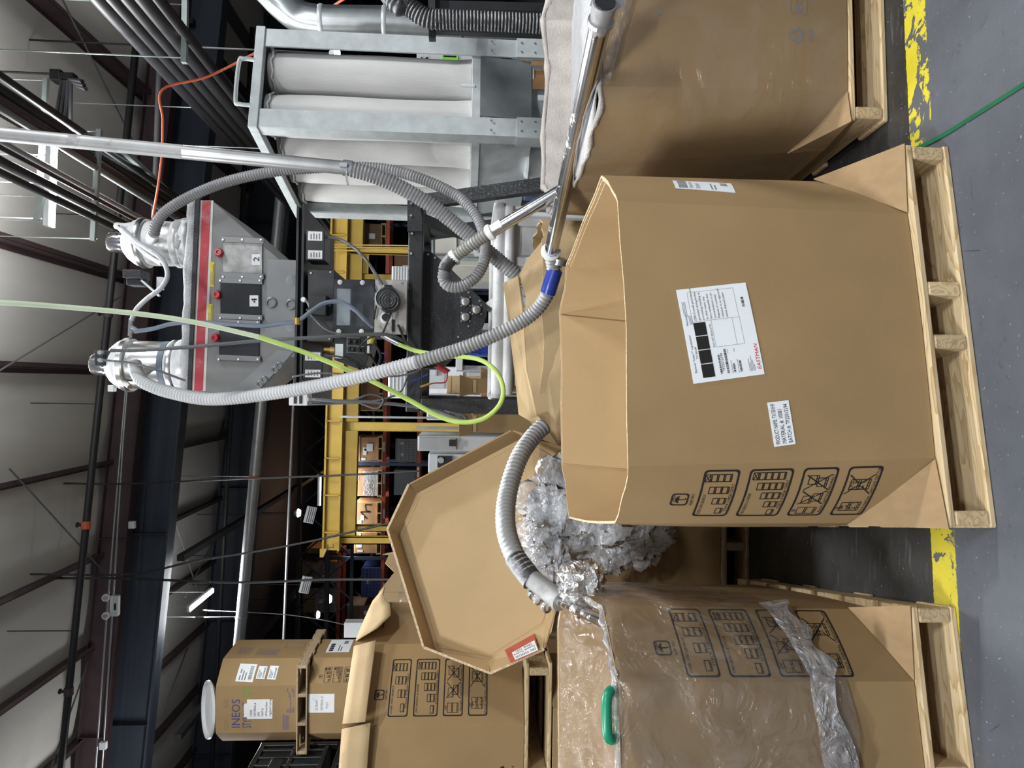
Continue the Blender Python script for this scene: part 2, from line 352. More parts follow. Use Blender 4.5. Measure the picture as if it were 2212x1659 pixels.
def film(name, white, gloss, bs_=18, tint=(.93, .95, 1), bstr=.8):
    m = bpy.data.materials.new(name); m.use_nodes = True; M[name] = m; nt = m.node_tree; N = nt.nodes; L = nt.links
    N.remove(N['Principled BSDF']); o = N['Material Output']
    tr = N.new('ShaderNodeBsdfTransparent'); tr.inputs[0].default_value = (*tint, 1)
    gl = N.new('ShaderNodeBsdfGlossy'); gl.inputs['Roughness'].default_value = .13; di = N.new('ShaderNodeBsdfDiffuse'); di.inputs[0].default_value = (.8, .83, .87, 1)
    tc = N.new('ShaderNodeTexCoord'); vo = N.new('ShaderNodeTexVoronoi'); vo.feature = 'DISTANCE_TO_EDGE'; vo.inputs['Scale'].default_value = bs_
    nz = N.new('ShaderNodeTexNoise'); nz.inputs['Scale'].default_value = bs_*.35; nz.inputs['Detail'].default_value = 7; nz.inputs['Distortion'].default_value = 2.2
    L.new(tc.outputs['Object'], nz.inputs[0])
    va = N.new('ShaderNodeMix'); va.data_type = 'RGBA'; va.inputs[0].default_value = .12; L.new(tc.outputs['Object'], va.inputs[6]); L.new(nz.outputs['Color'], va.inputs[7]); L.new(va.outputs[2], vo.inputs[0])
    ad = N.new('ShaderNodeMath'); ad.operation = 'MULTIPLY_ADD'; L.new(vo.outputs[0], ad.inputs[0]); ad.inputs[1].default_value = .6; L.new(nz.outputs[0], ad.inputs[2])
    b = N.new('ShaderNodeBump'); b.inputs['Strength'].default_value = bstr; b.inputs['Distance'].default_value = .03; L.new(ad.outputs[0], b.inputs['Height'])
    L.new(b.outputs[0], gl.inputs['Normal']); L.new(b.outputs[0], di.inputs['Normal'])
    r = N.new('ShaderNodeMapRange'); r.inputs[1].default_value = .45; r.inputs[2].default_value = .75; r.inputs[3].default_value = white*.55; r.inputs[4].default_value = white*1.9; L.new(nz.outputs[0], r.inputs[0])
    m1 = N.new('ShaderNodeMixShader'); L.new(r.outputs[0], m1.inputs[0]); L.new(tr.outputs[0], m1.inputs[1]); L.new(di.outputs[0], m1.inputs[2])
    lw = N.new('ShaderNodeFresnel'); lw.inputs[0].default_value = 1.45
    mg = N.new('ShaderNodeMath'); mg.operation = 'MULTIPLY_ADD'; L.new(lw.outputs[0], mg.inputs[0]); mg.inputs[1].default_value = .55*gloss; mg.inputs[2].default_value = .05*gloss
    m2 = N.new('ShaderNodeMixShader'); L.new(mg.outputs[0], m2.inputs[0]); L.new(m1.outputs[0], m2.inputs[1]); L.new(gl.outputs[0], m2.inputs[2]); L.new(m2.outputs[0], o.inputs[0])
film('film', .05, .9, 16, (.985, .985, .99)); film('film_thick', .25, 1.8, 24, (.985, .99, 1)); film('film_pile', .30, 2.0, 20, (.985, .99, 1)); film('film_haze', .03, .5, 9, (.99, .985, .98)); film('clear_panel', .05, .5, 4, (.8, .82, .84), .05)
# ================================================================ THE SETTING
def floor_mat():
    m = bpy.data.materials.new('floor'); m.use_nodes = True; M['floor'] = m; nt = m.node_tree; N = nt.nodes; L = nt.links; bs = N['Principled BSDF']
    tc = N.new('ShaderNodeTexCoord'); ge = tc.outputs['Object']
    def nzt(sc_, det, dist=0):
        n = N.new('ShaderNodeTexNoise'); n.inputs['Scale'].default_value = sc_; n.inputs['Detail'].default_value = det; n.inputs['Roughness'].default_value = .65; n.inputs['Distortion'].default_value = dist; L.new(ge, n.inputs[0]); return n.outputs[0]
    def mr(i, a, b, c=0, d=1):
        r = N.new('ShaderNodeMapRange'); r.inputs[1].default_value = a; r.inputs[2].default_value = b; r.inputs[3].default_value = c; r.inputs[4].default_value = d; L.new(i, r.inputs[0]); return r.outputs[0]
    def mix(f_, a, b):
        x = N.new('ShaderNodeMix'); x.data_type = 'RGBA'; L.new(f_, x.inputs[0])
        for k, q in ((6, a), (7, b)):
            if isinstance(q, tuple): x.inputs[k].default_value = (*q, 1)
            else: L.new(q, x.inputs[k])
        return x.outputs[2]
    def math_(op, a, b):
        x = N.new('ShaderNodeMath'); x.operation = op
        for k, q in ((0, a), (1, b)):
            if isinstance(q, (int, float)): x.inputs[k].default_value = q
            else: L.new(q, x.inputs[k])
        return x.outputs[0]
    sp = N.new('ShaderNodeSeparateXYZ'); L.new(ge, sp.inputs[0])
    # signed distance from the painted line, n = (-.105, .9945)
    d = math_('ADD', math_('MULTIPLY', sp.outputs[0], -.105), math_('SUBTRACT', math_('MULTIPLY', sp.outputs[1], .9945), 1.930))
    grey = mix(mr(nzt(3, 6), .35, .7), (.080, .086, .101), (.108, .115, .133))
    specks = mr(nzt(70, 3), .665, .70)
    grey = mix(math_('MULTIPLY', specks, .5), grey, (.42, .43, .45))
    vo = N.new('ShaderNodeTexVoronoi'); vo.feature = 'DISTANCE_TO_EDGE'; vo.inputs['Scale'].default_value = 2.3; L.new(ge, vo.inputs[0])
    crack = math_('MULTIPLY', mr(vo.outputs[0], .006, .0), mr(nzt(3.1, 3), .56, .62)); grey = mix(crack, grey, (.05, .05, .05))
    sc2 = mr(nzt(7, 8, 3), .625, .66); grey = mix(math_('MULTIPLY', sc2, .55), grey, (.06, .06, .062))
    dark = mix(mr(nzt(5, 7), .3, .75), (.016, .015, .014), (.05, .047, .043))
    scr = N.new('ShaderNodeTexNoise'); scr.inputs['Scale'].default_value = 7; scr.inputs['Detail'].default_value = 10; mpp = N.new('ShaderNodeMapping'); mpp.inputs['Scale'].default_value = (1, 7, 1); mpp.inputs['Rotation'].default_value = (0, 0, .6); L.new(ge, mpp.inputs[0]); L.new(mpp.outputs[0], scr.inputs[0])
    dark = mix(math_('MULTIPLY', mr(scr.outputs[0], .6, .72), .4), dark, (.17, .17, .165)); dark = mix(math_('MULTIPLY', mr(nzt(90, 2), .69, .73), .7), dark, (.5, .5, .5))
    yel = mix(mr(nzt(6, 5), .3, .7), (.50, .41, .02), (.62, .53, .04))
    worn = mr(math_('ADD', nzt(11, 6, 1.2), math_('MULTIPLY', nzt(2.2, 2), .35)), .688, .703); yel = mix(worn, yel, (.095, .098, .105))
    jag = math_('MULTIPLY', math_('SUBTRACT', nzt(40, 4), .5), .012); dj = math_('ADD', d, jag)
    c = mix(mr(dj, -.0505, -.0495), grey, yel); c = mix(mr(dj, .0495, .0505), c, dark)
    L.new(c, bs.inputs['Base Color']); L.new(mr(nzt(4, 5), .3, .7, .32, .55), bs.inputs['Roughness']); bs.inputs['Specular IOR Level'].default_value = .4
    b = N.new('ShaderNodeBump'); b.inputs['Strength'].default_value = .1; b.inputs['Distance'].default_value = .01; L.new(nzt(60, 5), b.inputs['Height']); L.new(b.outputs[0], bs.inputs['Normal'])
floor_mat()
fl = mk('floor', [(-16, -8, 0), (16, -8, 0), (16, 46, 0), (-16, 46, 0)], [(0, 1, 2, 3)], 'floor', matrix=Matrix.Identity(4)); tag(fl, None, None, kind='structure')
def zr(x): return 6.95-x/12.0            # underside of the roof, falling to the right
# roof lining of sagging insulation between purlins
PX = [.11+1.5*i for i in range(-8, 8)]
rv, rf = [], []
ys = [2+1.0*i for i in range(17)]; xs = []
for a, b in zip(PX, PX[1:]): xs += [a+(b-a)*k/6 for k in range(6)]
for yy in ys:
    for i, xx in enumerate(xs): rv.append((xx, yy, zr(xx)+.17-.07*math.sin(math.pi*(i % 6)/6)-.012*math.sin(yy*5+xx*3)))
nx = len(xs)
for j in range(len(ys)-1):
    for i in range(nx-1): rf.append((j*nx+i, (j+1)*nx+i, (j+1)*nx+i+1, j*nx+i+1))
tag(mk('ceiling', rv, rf, 'insulation', smooth=70), None, None, kind='structure')
tag(mk('ceiling', [(-16, 18, zr(-16)+.2), (16, 18, zr(16)+.2), (16, 46, zr(16)+.2), (-16, 46, zr(-16)+.2)], [(0, 1, 2, 3)], 'far_wall'), None, None, kind='structure')
tag(mk('wall_back', [(-16, 46, 0), (16, 46, 0), (16, 46, 9), (-16, 46, 9)], [(0, 1, 2, 3)], 'far_wall'), None, None, kind='structure')
tag(mk('wall_left', [(-16, 2, 0), (-16, 46, 0), (-16, 46, 9), (-16, 2, 9)], [(0, 1, 2, 3)], 'far_wall'), None, None, kind='structure')
tag(mk('wall_right', [(16, 46, 0), (16, 2, 0), (16, 2, 9), (16, 46, 9)], [(0, 1, 2, 3)], 'far_wall'), None, None, kind='structure')
def zsec(mb, x, y0, y1, z, h=.21, w_=.07):
    mb.lo((x-.006, y0, z-h), (x+.006, y1, z)); mb.lo((x, y0, z-h), (x+w_, y1, z-h+.008)); mb.lo((x-w_, y0, z-.008), (x, y1, z))
for i, x in enumerate(PX):
    m_ = MB(); zsec(m_, x, 3, 12, zr(x)+.16); zsec(m_, x, 12, 18, zr(x)+.16)
    tag(m_.build('trim_%d' % (i+1), 'purlin' if x < 5 else 'girt_grey'), None, None, kind='structure')
def rafter(name, y, h, m_, drop=0, tf=.02, fl=.2, x0=-13, x1=12.5):
    mb = MB()
    for a in (0, 1):
        z0 = lambda x: zr(x)-drop-(h if a else 0)
        mb.ext([(x0, y-fl/2, z0(x0)), (x1, y-fl/2, z0(x1)), (x1, y-fl/2, z0(x1)+tf), (x0, y-fl/2, z0(x0)+tf)], (0, fl, 0))
    mb.ext([(x0, y-.008, zr(x0)-drop-h), (x1, y-.008, zr(x1)-drop-h), (x1, y-.008, zr(x1)-drop), (x0, y-.008, zr(x0)-drop)], (0, .016, 0))
    for k in range(7):
        x = -9+k*3.2; mb.lo((x-.006, y-fl/2, zr(x)-drop-h), (x+.006, y+fl/2, zr(x)-drop))
    tag(mb.build(name, m_), None, None, kind='structure')
rafter('trim_21', 11.9, .42, 'purlin', -.02)
rafter('trim_22', 12.35, .64, 'navy_steel', .26, .03, .3)
rafter('trim_23', 17.5, .9, 'navy_steel', .0, .03, .3)
rafter('trim_24', 18.4, .5, 'purlin', -.1)
# dark open-web trusses of the far bays
for k, (y, zt) in enumerate(((20, 5.9), (23, 5.7), (27, 5.6), (31, 5.5), (36, 5.4))):
    mb = MB(); n = 44; X = [-14+i*.7 for i in range(n)]
    mb.bar((-14, y, zt), (16, y, zt), .12, .1); mb.bar((-14, y, zt-.8), (16, y, zt-.8), .12, .1)
    for i in range(n-1): mb.bar((X[i], y, zt if i % 2 else zt-.8), (X[i+1], y, zt-.8 if i % 2 else zt), .045, .045)
    tag(mb.build('roof_truss', 'dark_truss'), ['dark open-web roof truss nearest behind the navy girders', 'second dark open-web roof truss behind the navy girders', 'third dark open-web roof truss down the hall', 'fourth dark open-web roof truss down the hall', 'last dark open-web roof truss before the end wall'][k], 'truss', 'far open-web roof trusses')
mb = MB()
for x in (-9, -6, -3, 0, 3, 6): mb.lo((x-.12, 33.8, 0), (x+.12, 34.1, 6.5))
for x in (-9, -6, -3, 0, 3, 6): mb.lo((x-.05, 12.2, 6.0), (x+.05, 33, 6.12))
tag(mb.build('trim_25', 'dark_truss'), None, None, kind='structure')

# ================================================================ PALLETS AND BULK BOXES
_pm = {}
def plank(name, parent, c, d, L_, W_, T_, m='wood'):
    d = V(d).normalized(); k = (round(L_, 3), round(W_, 3), round(T_, 3), m)
    z = V((0, 0, 1)); yv = z.cross(d)
    mx = Matrix(((d.x, yv.x, 0, c[0]), (d.y, yv.y, 0, c[1]), (d.z, yv.z, 1, c[2]), (0, 0, 0, 1)))
    if k not in _pm:
        bm = bmesh.new(); bmesh.ops.create_cube(bm, size=1, matrix=Matrix.Diagonal((L_, W_, T_, 1)))
        bmesh.ops.bevel(bm, geom=bm.edges[:], offset=min(.004, T_*.2), segments=1, affect='EDGES')
        me = bpy.data.meshes.new(name); bm.to_mesh(me); bm.free(); me.materials.append(M[m]); _pm[k] = me
    o = bpy.data.objects.new(name, _pm[k]); COL.objects.link(o); o.parent = parent; o.location = V(c)-WL[parent.name]; o.rotation_euler = mx.to_euler(); return o
def pallet(label, o, ang, W_, D_, z=0, H=.125, strs=(.022, .46, .60, .978), m='wood', group='wooden shipping pallets', nb=7, sw=.038, dt=.018):
    e1 = V((math.cos(ang), math.sin(ang), 0)); e2 = V((-e1.y, e1.x, 0)); o = V((o[0], o[1], z))
    t = thing('wooden_pallet', label, 'pallet', o, group)
    for s in strs: plank('stringer', t, o+e1*(W_*s)+e2*(D_/2)+V((0, 0, H/2)), e2, D_, sw, H-2*dt, m)
    bw = .095
    for i in range(nb):
        plank('deck_board', t, o+e1*(W_/2)+e2*(bw/2+(D_-bw)*i/(nb-1))+V((0, 0, H-dt/2)), e1, W_, bw+.02*(i % 2), dt, m)
    for i in range(0, nb, 2): plank('bottom_board', t, o+e1*(W_/2)+e2*(.075+(D_-.15)*i/(nb-1))+V((0, 0, dt/2)), e1, W_, .15 if i in (0, nb-1) else bw, dt, m)
    return t, e1, e2
def bulk_box(name, label, bot, top, z0, z1, th=.018, bulge=.015, group=None, rimdip=.0, mats=('kraft', 'kraft_inner', 'kraft_edge'), lid=False, seed=1, zt=None, nx_=6, nz_=7, cat='box'):
    # eight-sided box: bot/top = eight plan points, counter-clockwise from front-left
    n = len(bot); bot = [V((*p, z0)) for p in bot]; cen = sum(bot, V())/n
    zt = zt or [z1]*n; top = [V((*p, zt[i])) for i, p in enumerate(top)]
    rnd = random.Random(seed); ph = [rnd.random()*6 for _ in range(n)]
    def P(i, s, t, off=0):
        a, b, c, d = bot[i], bot[(i+1) % n], top[(i+1) % n], top[i]; q = bil((a, b, c, d), s, t)
        nn = (b-a).cross(V((0, 0, 1))).normalized()
        e = math.sin(math.pi*min(max(s, 0), 1))
        k = bulge*e*math.sin(math.pi*(.15+.7*min(max(t, 0), 1)))
        q = q+nn*(k-off)
        if t > .93: q.z += (t-.93)/.07*(rimdip*math.sin(s*7+ph[i])*e*.5-rimdip*e*.6)
        return q
    root = thing(name, label, cat, (cen.x, cen.y, z0), group)
    vs, fs, mi = [], [], []
    for i in range(n):
        b0 = len(vs)
        for off in (0, th):
            for k in range(nz_+1):
                for j in range(nx_+1): vs.append(P(i, j/nx_, k/nz_, off))
        N1 = (nz_+1)*(nx_+1)
        for k in range(nz_):
            for j in range(nx_):
                a = b0+k*(nx_+1)+j; fs.append((a, a+1, a+nx_+2, a+nx_+1)); mi.append(0)
                a += N1; fs.append((a, a+nx_+1, a+nx_+2, a+1)); mi.append(1)
        for j in range(nx_):
            a = b0+nz_*(nx_+1)+j; fs.append((a, a+1, a+N1+1, a+N1)); mi.append(2)
    b0 = len(vs); vs += [q+V((0, 0, .004)) for q in bot]; fs.append(tuple(range(b0, b0+n))); mi.append(1)
    if lid: b0 = len(vs); vs += [q-V((0, 0, .004)) for q in top]; fs.append(tuple(range(b0, b0+n))); mi.append(0)
    o = mk('box_body', vs, fs, list(mats), root, smooth=25)
    for p, k in zip(o.data.polygons, mi): p.material_index = k
    def fn(i):
        W_ = ((bot[(i+1) % n]-bot[i]).length+(top[(i+1) % n]-top[i]).length)/2; Hh = z1-z0
        return (lambda a, b: P(i, a/W_, b/Hh)), W_, Hh
    return root, P, fn
def marks(fn, W_, x0, x1, ztop, scale=1, m='ink', parent=None, thin=.0022):
    p = Print(); w = x1-x0; lw = .005*scale; H = .091*scale; g = .0245*scale
    # umbrella
    ux = x0+w*.28; us = .045*scale; uy = ztop-us; p.frame(ux, uy, ux+us, ztop, lw*.8, .009*scale)
    cxu, cyu, r = ux+us/2, uy+us*.52, us*.3
    p.poly([(cxu+r*math.cos(a), cyu+r*.75*math.sin(a)) for a in [math.pi*k/8 for k in range(9)]]+[(cxu-r*.5, cyu+r*.14), (cxu, cyu-.001), (cxu+r*.5, cyu+r*.14)])
    p.line(cxu, cyu+r*.8, cxu, uy+us*.2, thin*1.3); p.path([(cxu, uy+us*.2), (cxu+r*.2, uy+us*.14), (cxu+r*.4, uy+us*.2)], thin*1.3)
    rr = random.Random(3)
    for _ in range(26): p.disc(ux+us*rr.uniform(.16, .84), uy+us*rr.uniform(.76, .9), .0011*scale, 5)
    p.text('KEEP DRY', ux+us*.02, uy-.013*scale, .008*scale, us*.96)
    y = uy-.024*scale
    def tower(bx, by, n, cw, ch, xd=0, dots=0):
        for k in range(n):
            p.frame(bx, by, bx+cw, by+ch*.22, thin); p.line(bx+cw/3, by, bx+cw/3, by+ch*.22, thin); p.line(bx+2*cw/3, by, bx+2*cw/3, by+ch*.22, thin)
            p.frame(bx, by+ch*.22, bx+cw, by+ch, thin)
            if dots and k < dots:
                for _ in range(16): qx = bx+cw*rr.uniform(.08, .9); qy = by+ch*rr.uniform(.28, .95); p.line(qx, qy, qx+.004*scale*rr.uniform(-1, 1), qy+.004*scale, thin*.8)
            by += ch
        if xd: p.line(bx, by-ch*.78, bx+cw, by, thin); p.line(bx, by, bx+cw, by-ch*.78, thin)
    def fr(h): p.frame(x0, y-h, x1, y, lw, .01*scale); return y-h
    cw = w*.125
    b = fr(H); p.text('OVER 1000 LBS/BOX', x0+w*.05, b+H*.80, .008*scale, w*.48); 
    for k in range(4): tower(x0+w*(.08+.235*k), b+H*.2, k+1, cw*1.05, H*.185, k == 3)
    p.text('STACK 3 HIGH ONLY', x0+w*.14, b+H*.08, .008*scale, w*.6); y = b-g
    h2 = H*1.23; b = fr(h2); p.text('1000 LBS/BOX & UNDER', x0+w*.05, b+h2*.84, .008*scale, w*.5)
    for k in range(5): tower(x0+w*(.05+.19*k), b+h2*.16, k+1, cw, h2*.148, k == 4)
    p.text('STACK 4 HIGH ONLY', x0+w*.2, b+h2*.06, .008*scale, w*.6); y = b-g
    h3 = H*1.0; b = fr(h3); p.text('OK', x0+w*.1, b+h3*.82, .01*scale, w*.08); tower(x0+w*.06, b+h3*.24, 2, cw*1.25, h3*.27)
    for q in (0, 1):
        bx = x0+w*(.36+.3*q); tower(bx, b+h3*.24, 1, cw*1.25, h3*.27); tower(bx+(.35 if q else -.35)*cw, b+h3*.51, 1, cw*1.25, h3*.27)
        p.line(bx-cw*.5, b+h3*.16, bx+cw*1.7, b+h3*.86, thin*1.5); p.line(bx+cw*1.7, b+h3*.16, bx-cw*.5, b+h3*.86, thin*1.5)
    p.text('ALIGN CARTONS PROPERLY', x0+w*.08, b+h3*.07, .008*scale, w*.8); y = b-g
    h4 = H*.98; b = fr(h4); p.text('OK', x0+w*.14, b+h4*.84, .01*scale, w*.08); tower(x0+w*.12, b+h4*.24, 2, cw*1.5, h4*.29, 0, 2)
    bx = x0+w*.58; tower(bx, b+h4*.24, 2, cw*1.5, h4*.29, 0, 2); p.line(bx-cw*.7, b+h4*.16, bx+cw*2.2, b+h4*.9, thin*1.5); p.line(bx+cw*2.2, b+h4*.16, bx-cw*.7, b+h4*.9, thin*1.5)
    p.text('STACK PARTIAL CARTONS ON TOP', x0+w*.03, b+h4*.07, .008*scale, w*.94)
    return p.lay('printed_marks', m, fn, parent)
def corner_trays(P, idx, parent, wall=.005, h=.17, spread=.0):
    # the square tray's corners stand up as triangles against the box's cut corners
    pass
# ---- front box on its pallet
A1 = math.radians(11.3); O1 = (-.34, 1.692)
p1, e1, e2 = pallet('pale pine pallet under the open cardboard box with two white stickers', O1, A1, 1.043, 1.25)
loc = lambda o, e1, e2, q: (o[0]+e1.x*q[0]+e2.x*q[1], o[1]+e1.y*q[0]+e2.y*q[1])
b1b = [loc(O1, e1, e2, q) for q in ((.175, .022), (.845, .022), (1.035, .21), (1.035, 1.03), (.84, 1.22), (.18, 1.22), (.012, 1.03), (.012, .20))]
b1t = [loc(O1, e1, e2, q) for q in ((.15, .055), (.875, .06), (1.058, .265), (1.07, 1.05), (.93, 1.29), (.25, 1.30), (.03, 1.06), (.008, .215))]
box1, P1, F1 = bulk_box('bulk_box', 'open empty eight-sided cardboard bulk box with two white stickers on its front', b1b, b1t, .128, .925, th=.007, bulge=.016, rimdip=.008, zt=[.918, .925, .928, .925, .925, .92, .925, .922], group='eight-sided cardboard bulk boxes')
# loose layers of board lining the inside, seen as edges at the rim
for i, k in ((1, 4), (7, 5), (2, 2), (0, 1), (4, 1), (3, 1)):
    for j in range(k):
        off = .009+.0075*j; vs = [P1(i, s_, t_, off) for t_ in (.45, .75, .995-.012*j) for s_ in (.02, .2, .4, .6, .8, .98)]
        vs += [P1(i, s_, t_, off+.0055) for t_ in (.45, .75, .995-.012*j) for s_ in (.02, .2, .4, .6, .8, .98)]
        fs = []
        for a in range(2):
            for b in range(5): q = a*6+b; fs += [(q, q+1, q+7, q+6), (q+18, q+24, q+25, q+19)]
        for b in range(5): fs.append((12+b, 13+b, 31+b, 30+b))
        fs += [(0, 6, 24, 18), (6, 12, 30, 24), (5, 23, 29, 11), (11, 29, 35, 17)]
        o = mk('inner_layer', vs, fs, ['kraft_inner', 'kraft_edge'], box1)
        for p in o.data.polygons[20:]: p.material_index = 1
# upright flaps and fold lines on the inside of the rear wall
f4, W4, H4 = F1(4)
for s_, wd in ((.22, .006), (.52, .012), (.87, .006)):
    mb = MB(); mb.box((0, 0, 0), (0, 0, 0)); mb = MB()
    a, b = P1(4, 1-s_, .5, .0076), P1(4, 1-s_, .985, .0076); mb.bar(a, b, wd, .006, (b1t[0][0]-b1t[5][0], b1t[0][1]-b1t[5][1], 0)); mb.build('fold_ridge', 'kraft_inner', box1, smooth=40)
# tray corners
def tray_corner(P, i, parent, inner, corner, z0, h0, h1, m='kraft_tray'):
    # triangle standing on the pallet corner, leaning on panel i; inner=(a,b) plan ends of the cut edge, corner = pallet corner
    lf = inner                      # crease end of the panel: 1 = right end, 0 = left end
    B = P(i, lf, 0); T = P(i, 1-lf, h1); E_ = P(i, 1-lf, 0); C = V((corner[0], corner[1], z0+.002))
    n = (P(i, 1, 0)-P(i, 0, 0)).cross(V((0, 0, 1))).normalized(); B = B+n*.004; T = T+n*.006; B.z = z0+.002; E_.z = z0+.002
    mb = MB(); mid = (B+T)/2+n*.004
    mb.add([B, C, T, mid, E_], [(0, 1, 3), (1, 2, 3), (1, 4, 2)] if lf else [(0, 3, 1), (1, 3, 2), (1, 2, 4)])
    return mb.build('tray_corner', m, parent, solid=.004)
for i, cn, lf in ((7, (.0, .0), 1), (1, (1.043, .0), 0), (3, (1.043, 1.25), 1)):
    tray_corner(P1, i, box1, lf, loc(O1, e1, e2, (cn[0] if cn[0] else -.002, cn[1]-.002)), .1265, 0, .19)
# front stickers
f0, W0, H0 = F1(0)
def main_label(fn, x, y, w_, h, rot, parent):
    o, f2 = sticker('shipping_label', fn, x, y, w_, h, rot, parent); o['label'] = 'white printed shipping label'
    p = Print(); lw = .0007
    p.text('Eastman Tritan\u2122 copolyester', w_*.105, h*.925, h*.03, w_*.40); p.text('TX1501HF', w_*.245, h*.875, h*.028, w_*.13)
    p.text('Warning', w_*.60, h*.925, h*.03, w_*.115)
    for k in range(4): x_ = w_*(.045+.147*k); sq = Print(); sq.rect(x_, h*.685, x_+w_*.138, h*.855); sq.lay('black_square', 'ink', f2, o, .0022)
    t = ['(ZB):If small particles are', 'generated during further', 'processing, handling or', 'by other means, may', 'form combustible dust', 'concentrations in air.', 'Dispose of contents/', 'container to an approved', 'waste disposal plant.']
    for k, s_ in enumerate(t): p.text(s_, w_*.645, h*(.80-.056*k), h*.030, w_*.0132*len(s_))
    p.text('DOT: NOT REGULATED', w_*.345, h*.615, h*.024, w_*.25)
    p.bars(w_*.06, h*.575, w_*.20, h*.028, 26, 1); p.text('TP25012194', w_*.085, h*.535, h*.034, w_*.19); p.bars(w_*.06, h*.475, w_*.25, h*.035, 30, 2)
    p.text('NET WEIGHT KGS', w_*.05, h*.425, h*.014, w_*.14); p.text('610', w_*.27, h*.445, h*.015, w_*.035); p.bars(w_*.06, h*.385, w_*.09, h*.03, 12, 3); p.text('NET WEIGHT LBS', w_*.05, h*.335, h*.014, w_*.14); p.text('1345', w_*.27, h*.355, h*.015, w_*.04); p.bars(w_*.06, h*.295, w_*.12, h*.03, 16, 4)
    p.bars(w_*.74, h*.085, w_*.10, h*.038, 12, 5)
    p.lay('label_print', 'ink', f2, o, .0022)
    g = Print(); g.frame(w_*.345, h*.195, w_*.635, h*.60, lw); g.frame(w_*.635, h*.20, w_*.955, h*.86, lw); g.line(w_*.345, h*.30, w_*.635, h*.30, lw)
    for k in range(5): g.rect(w_*.05, h*(.115+.018*k), w_*(.05+.16*((k*7) % 5+3)/7), h*(.115+.018*k)+h*.006)
    for k in range(3): g.rect(w_*.71, h*(.955-.02*k), w_*.86, h*(.955-.02*k)+h*.006)
    for k in range(3): g.rect(w_*.61, h*(.895-.018*k), w_*.71, h*(.895-.018*k)+h*.006)
    g.lay('fine_print', 'ink_grey', f2, o, .0021)
    r = Print(); r.text('EASTMAN', w_*.055, h*.03, h*.052, w_*.27, .18); r.lay('maker_name', 'ink_red', f2, o, .0023)
sc1 = H0/(1995-1347)   # metres per target pixel on the front panel (about)
main_label(f0, W0*.325, H0*.545, .250, .188, math.radians(7.5), box1)
o, f2 = sticker('batch_label', f0, W0*.065, H0*.455, .114, .056, math.radians(6.5), box1); o['label'] = 'small white batch sticker'
p = Print(); p.text('PRODUCT NAME: TX1501HF', .005, .0395, .0112, .104); p.text('MATERIAL #: 10081', .005, .023, .0112, .088); p.text('BATCH #: TP25012194', .005, .0065, .0112, .100); p.lay('label_print', 'ink', f2, o, .0022)
p = Print(); p.rect(W0*.40, H0*.775, W0*.46, H0*.782); p.lay('print_tick', 'ink', f0, box1)
f7, W7, H7 = F1(7); marks(f7, W7, W7*.17, W7*.92, H7*.838, 1.03, parent=box1)
fR, WR, HR = F1(1); o, f2 = sticker('side_label', fR, WR*.30, HR*.565, .085, .165, math.radians(-8), box1)
p = Print(); p.bars(.006, .13, .073, .025, 20, 4); p.text('TP25012194', .008, .115, .009, .06); p.text('TX1501HF', .008, .095, .012, .05); p.rect(.008, .05, .05, .054); p.rect(.008, .06, .06, .064); p.bars(.045, .015, .03, .02, 8, 3); p.lay('label_print', 'ink_grey', f2, o, .0022)

# ---- right box: wrapped in film, heaped with white flake
A2 = math.radians(4.5); O2 = (.857, 2.183)
p2, g1, g2 = pallet('dusty pine pallet under the film-wrapped box heaped with white powder', O2, A2, 1.22, 1.2)
l2 = lambda q: loc(O2, g1, g2, q)
b2b = [l2(q) for q in ((.10, .01), (1.10, .01), (1.22, .16), (1.22, 1.05), (1.08, 1.2), (.14, 1.2), (-.02, 1.03), (-.03, .17))]
b2t = [l2(q) for q in ((.085, .02), (1.12, .0), (1.28, .2), (1.28, 1.15), (1.12, 1.36), (.24, 1.35), (.02, 1.09), (-.065, .28))]
box2, P2, F2 = bulk_box('bulk_box', 'film-wrapped cardboard bulk box heaped with white powder and dusted at its rim', b2b, b2t, .128, .93, th=.02, bulge=.03, rimdip=.03, zt=[.925, .93, .94, .95, .96, .955, .95, .935], group='eight-sided cardboard bulk boxes', mats=('kraft', 'powder_tan', 'powder'))
gf, GW, GH = F2(0)
p = Print()      # recycling mark 20 PAP
def tri(p, cx_, cy_, r, w_):
    for k in range(3):
        a0 = math.radians(90+120*k); a1 = a0+math.radians(120)
        A = V((cx_+r*math.cos(a0), cy_+r*math.sin(a0))); B = V((cx_+r*math.cos(a1), cy_+r*math.sin(a1))); d = (B-A).normalized(); n = V((-d.y, d.x))
        p.line(*(A+d*r*.28), *(B-d*r*.52), w_); q = B-d*r*.28; s_ = B-d*r*.55; p.poly([tuple(q), tuple(s_+n*w_*1.2), tuple(s_-n*w_*1.2)])
tri(p, .175, .170, .036, .007); p.text('20', .157, .154, .022, .036); p.text('PAP', .155, .112, .016, .042)
p.frame(.245, .135, .32, .19, .0015); p.disc(.262, .163, .012, 12); p.text('Corrugated', .278, .167, .007, .038); p.text('Recycles', .278, .153, .007, .03)
p.rect(.225, .61, .245, .617); p.lay('recycling_mark', 'ink_grey', gf, box2)
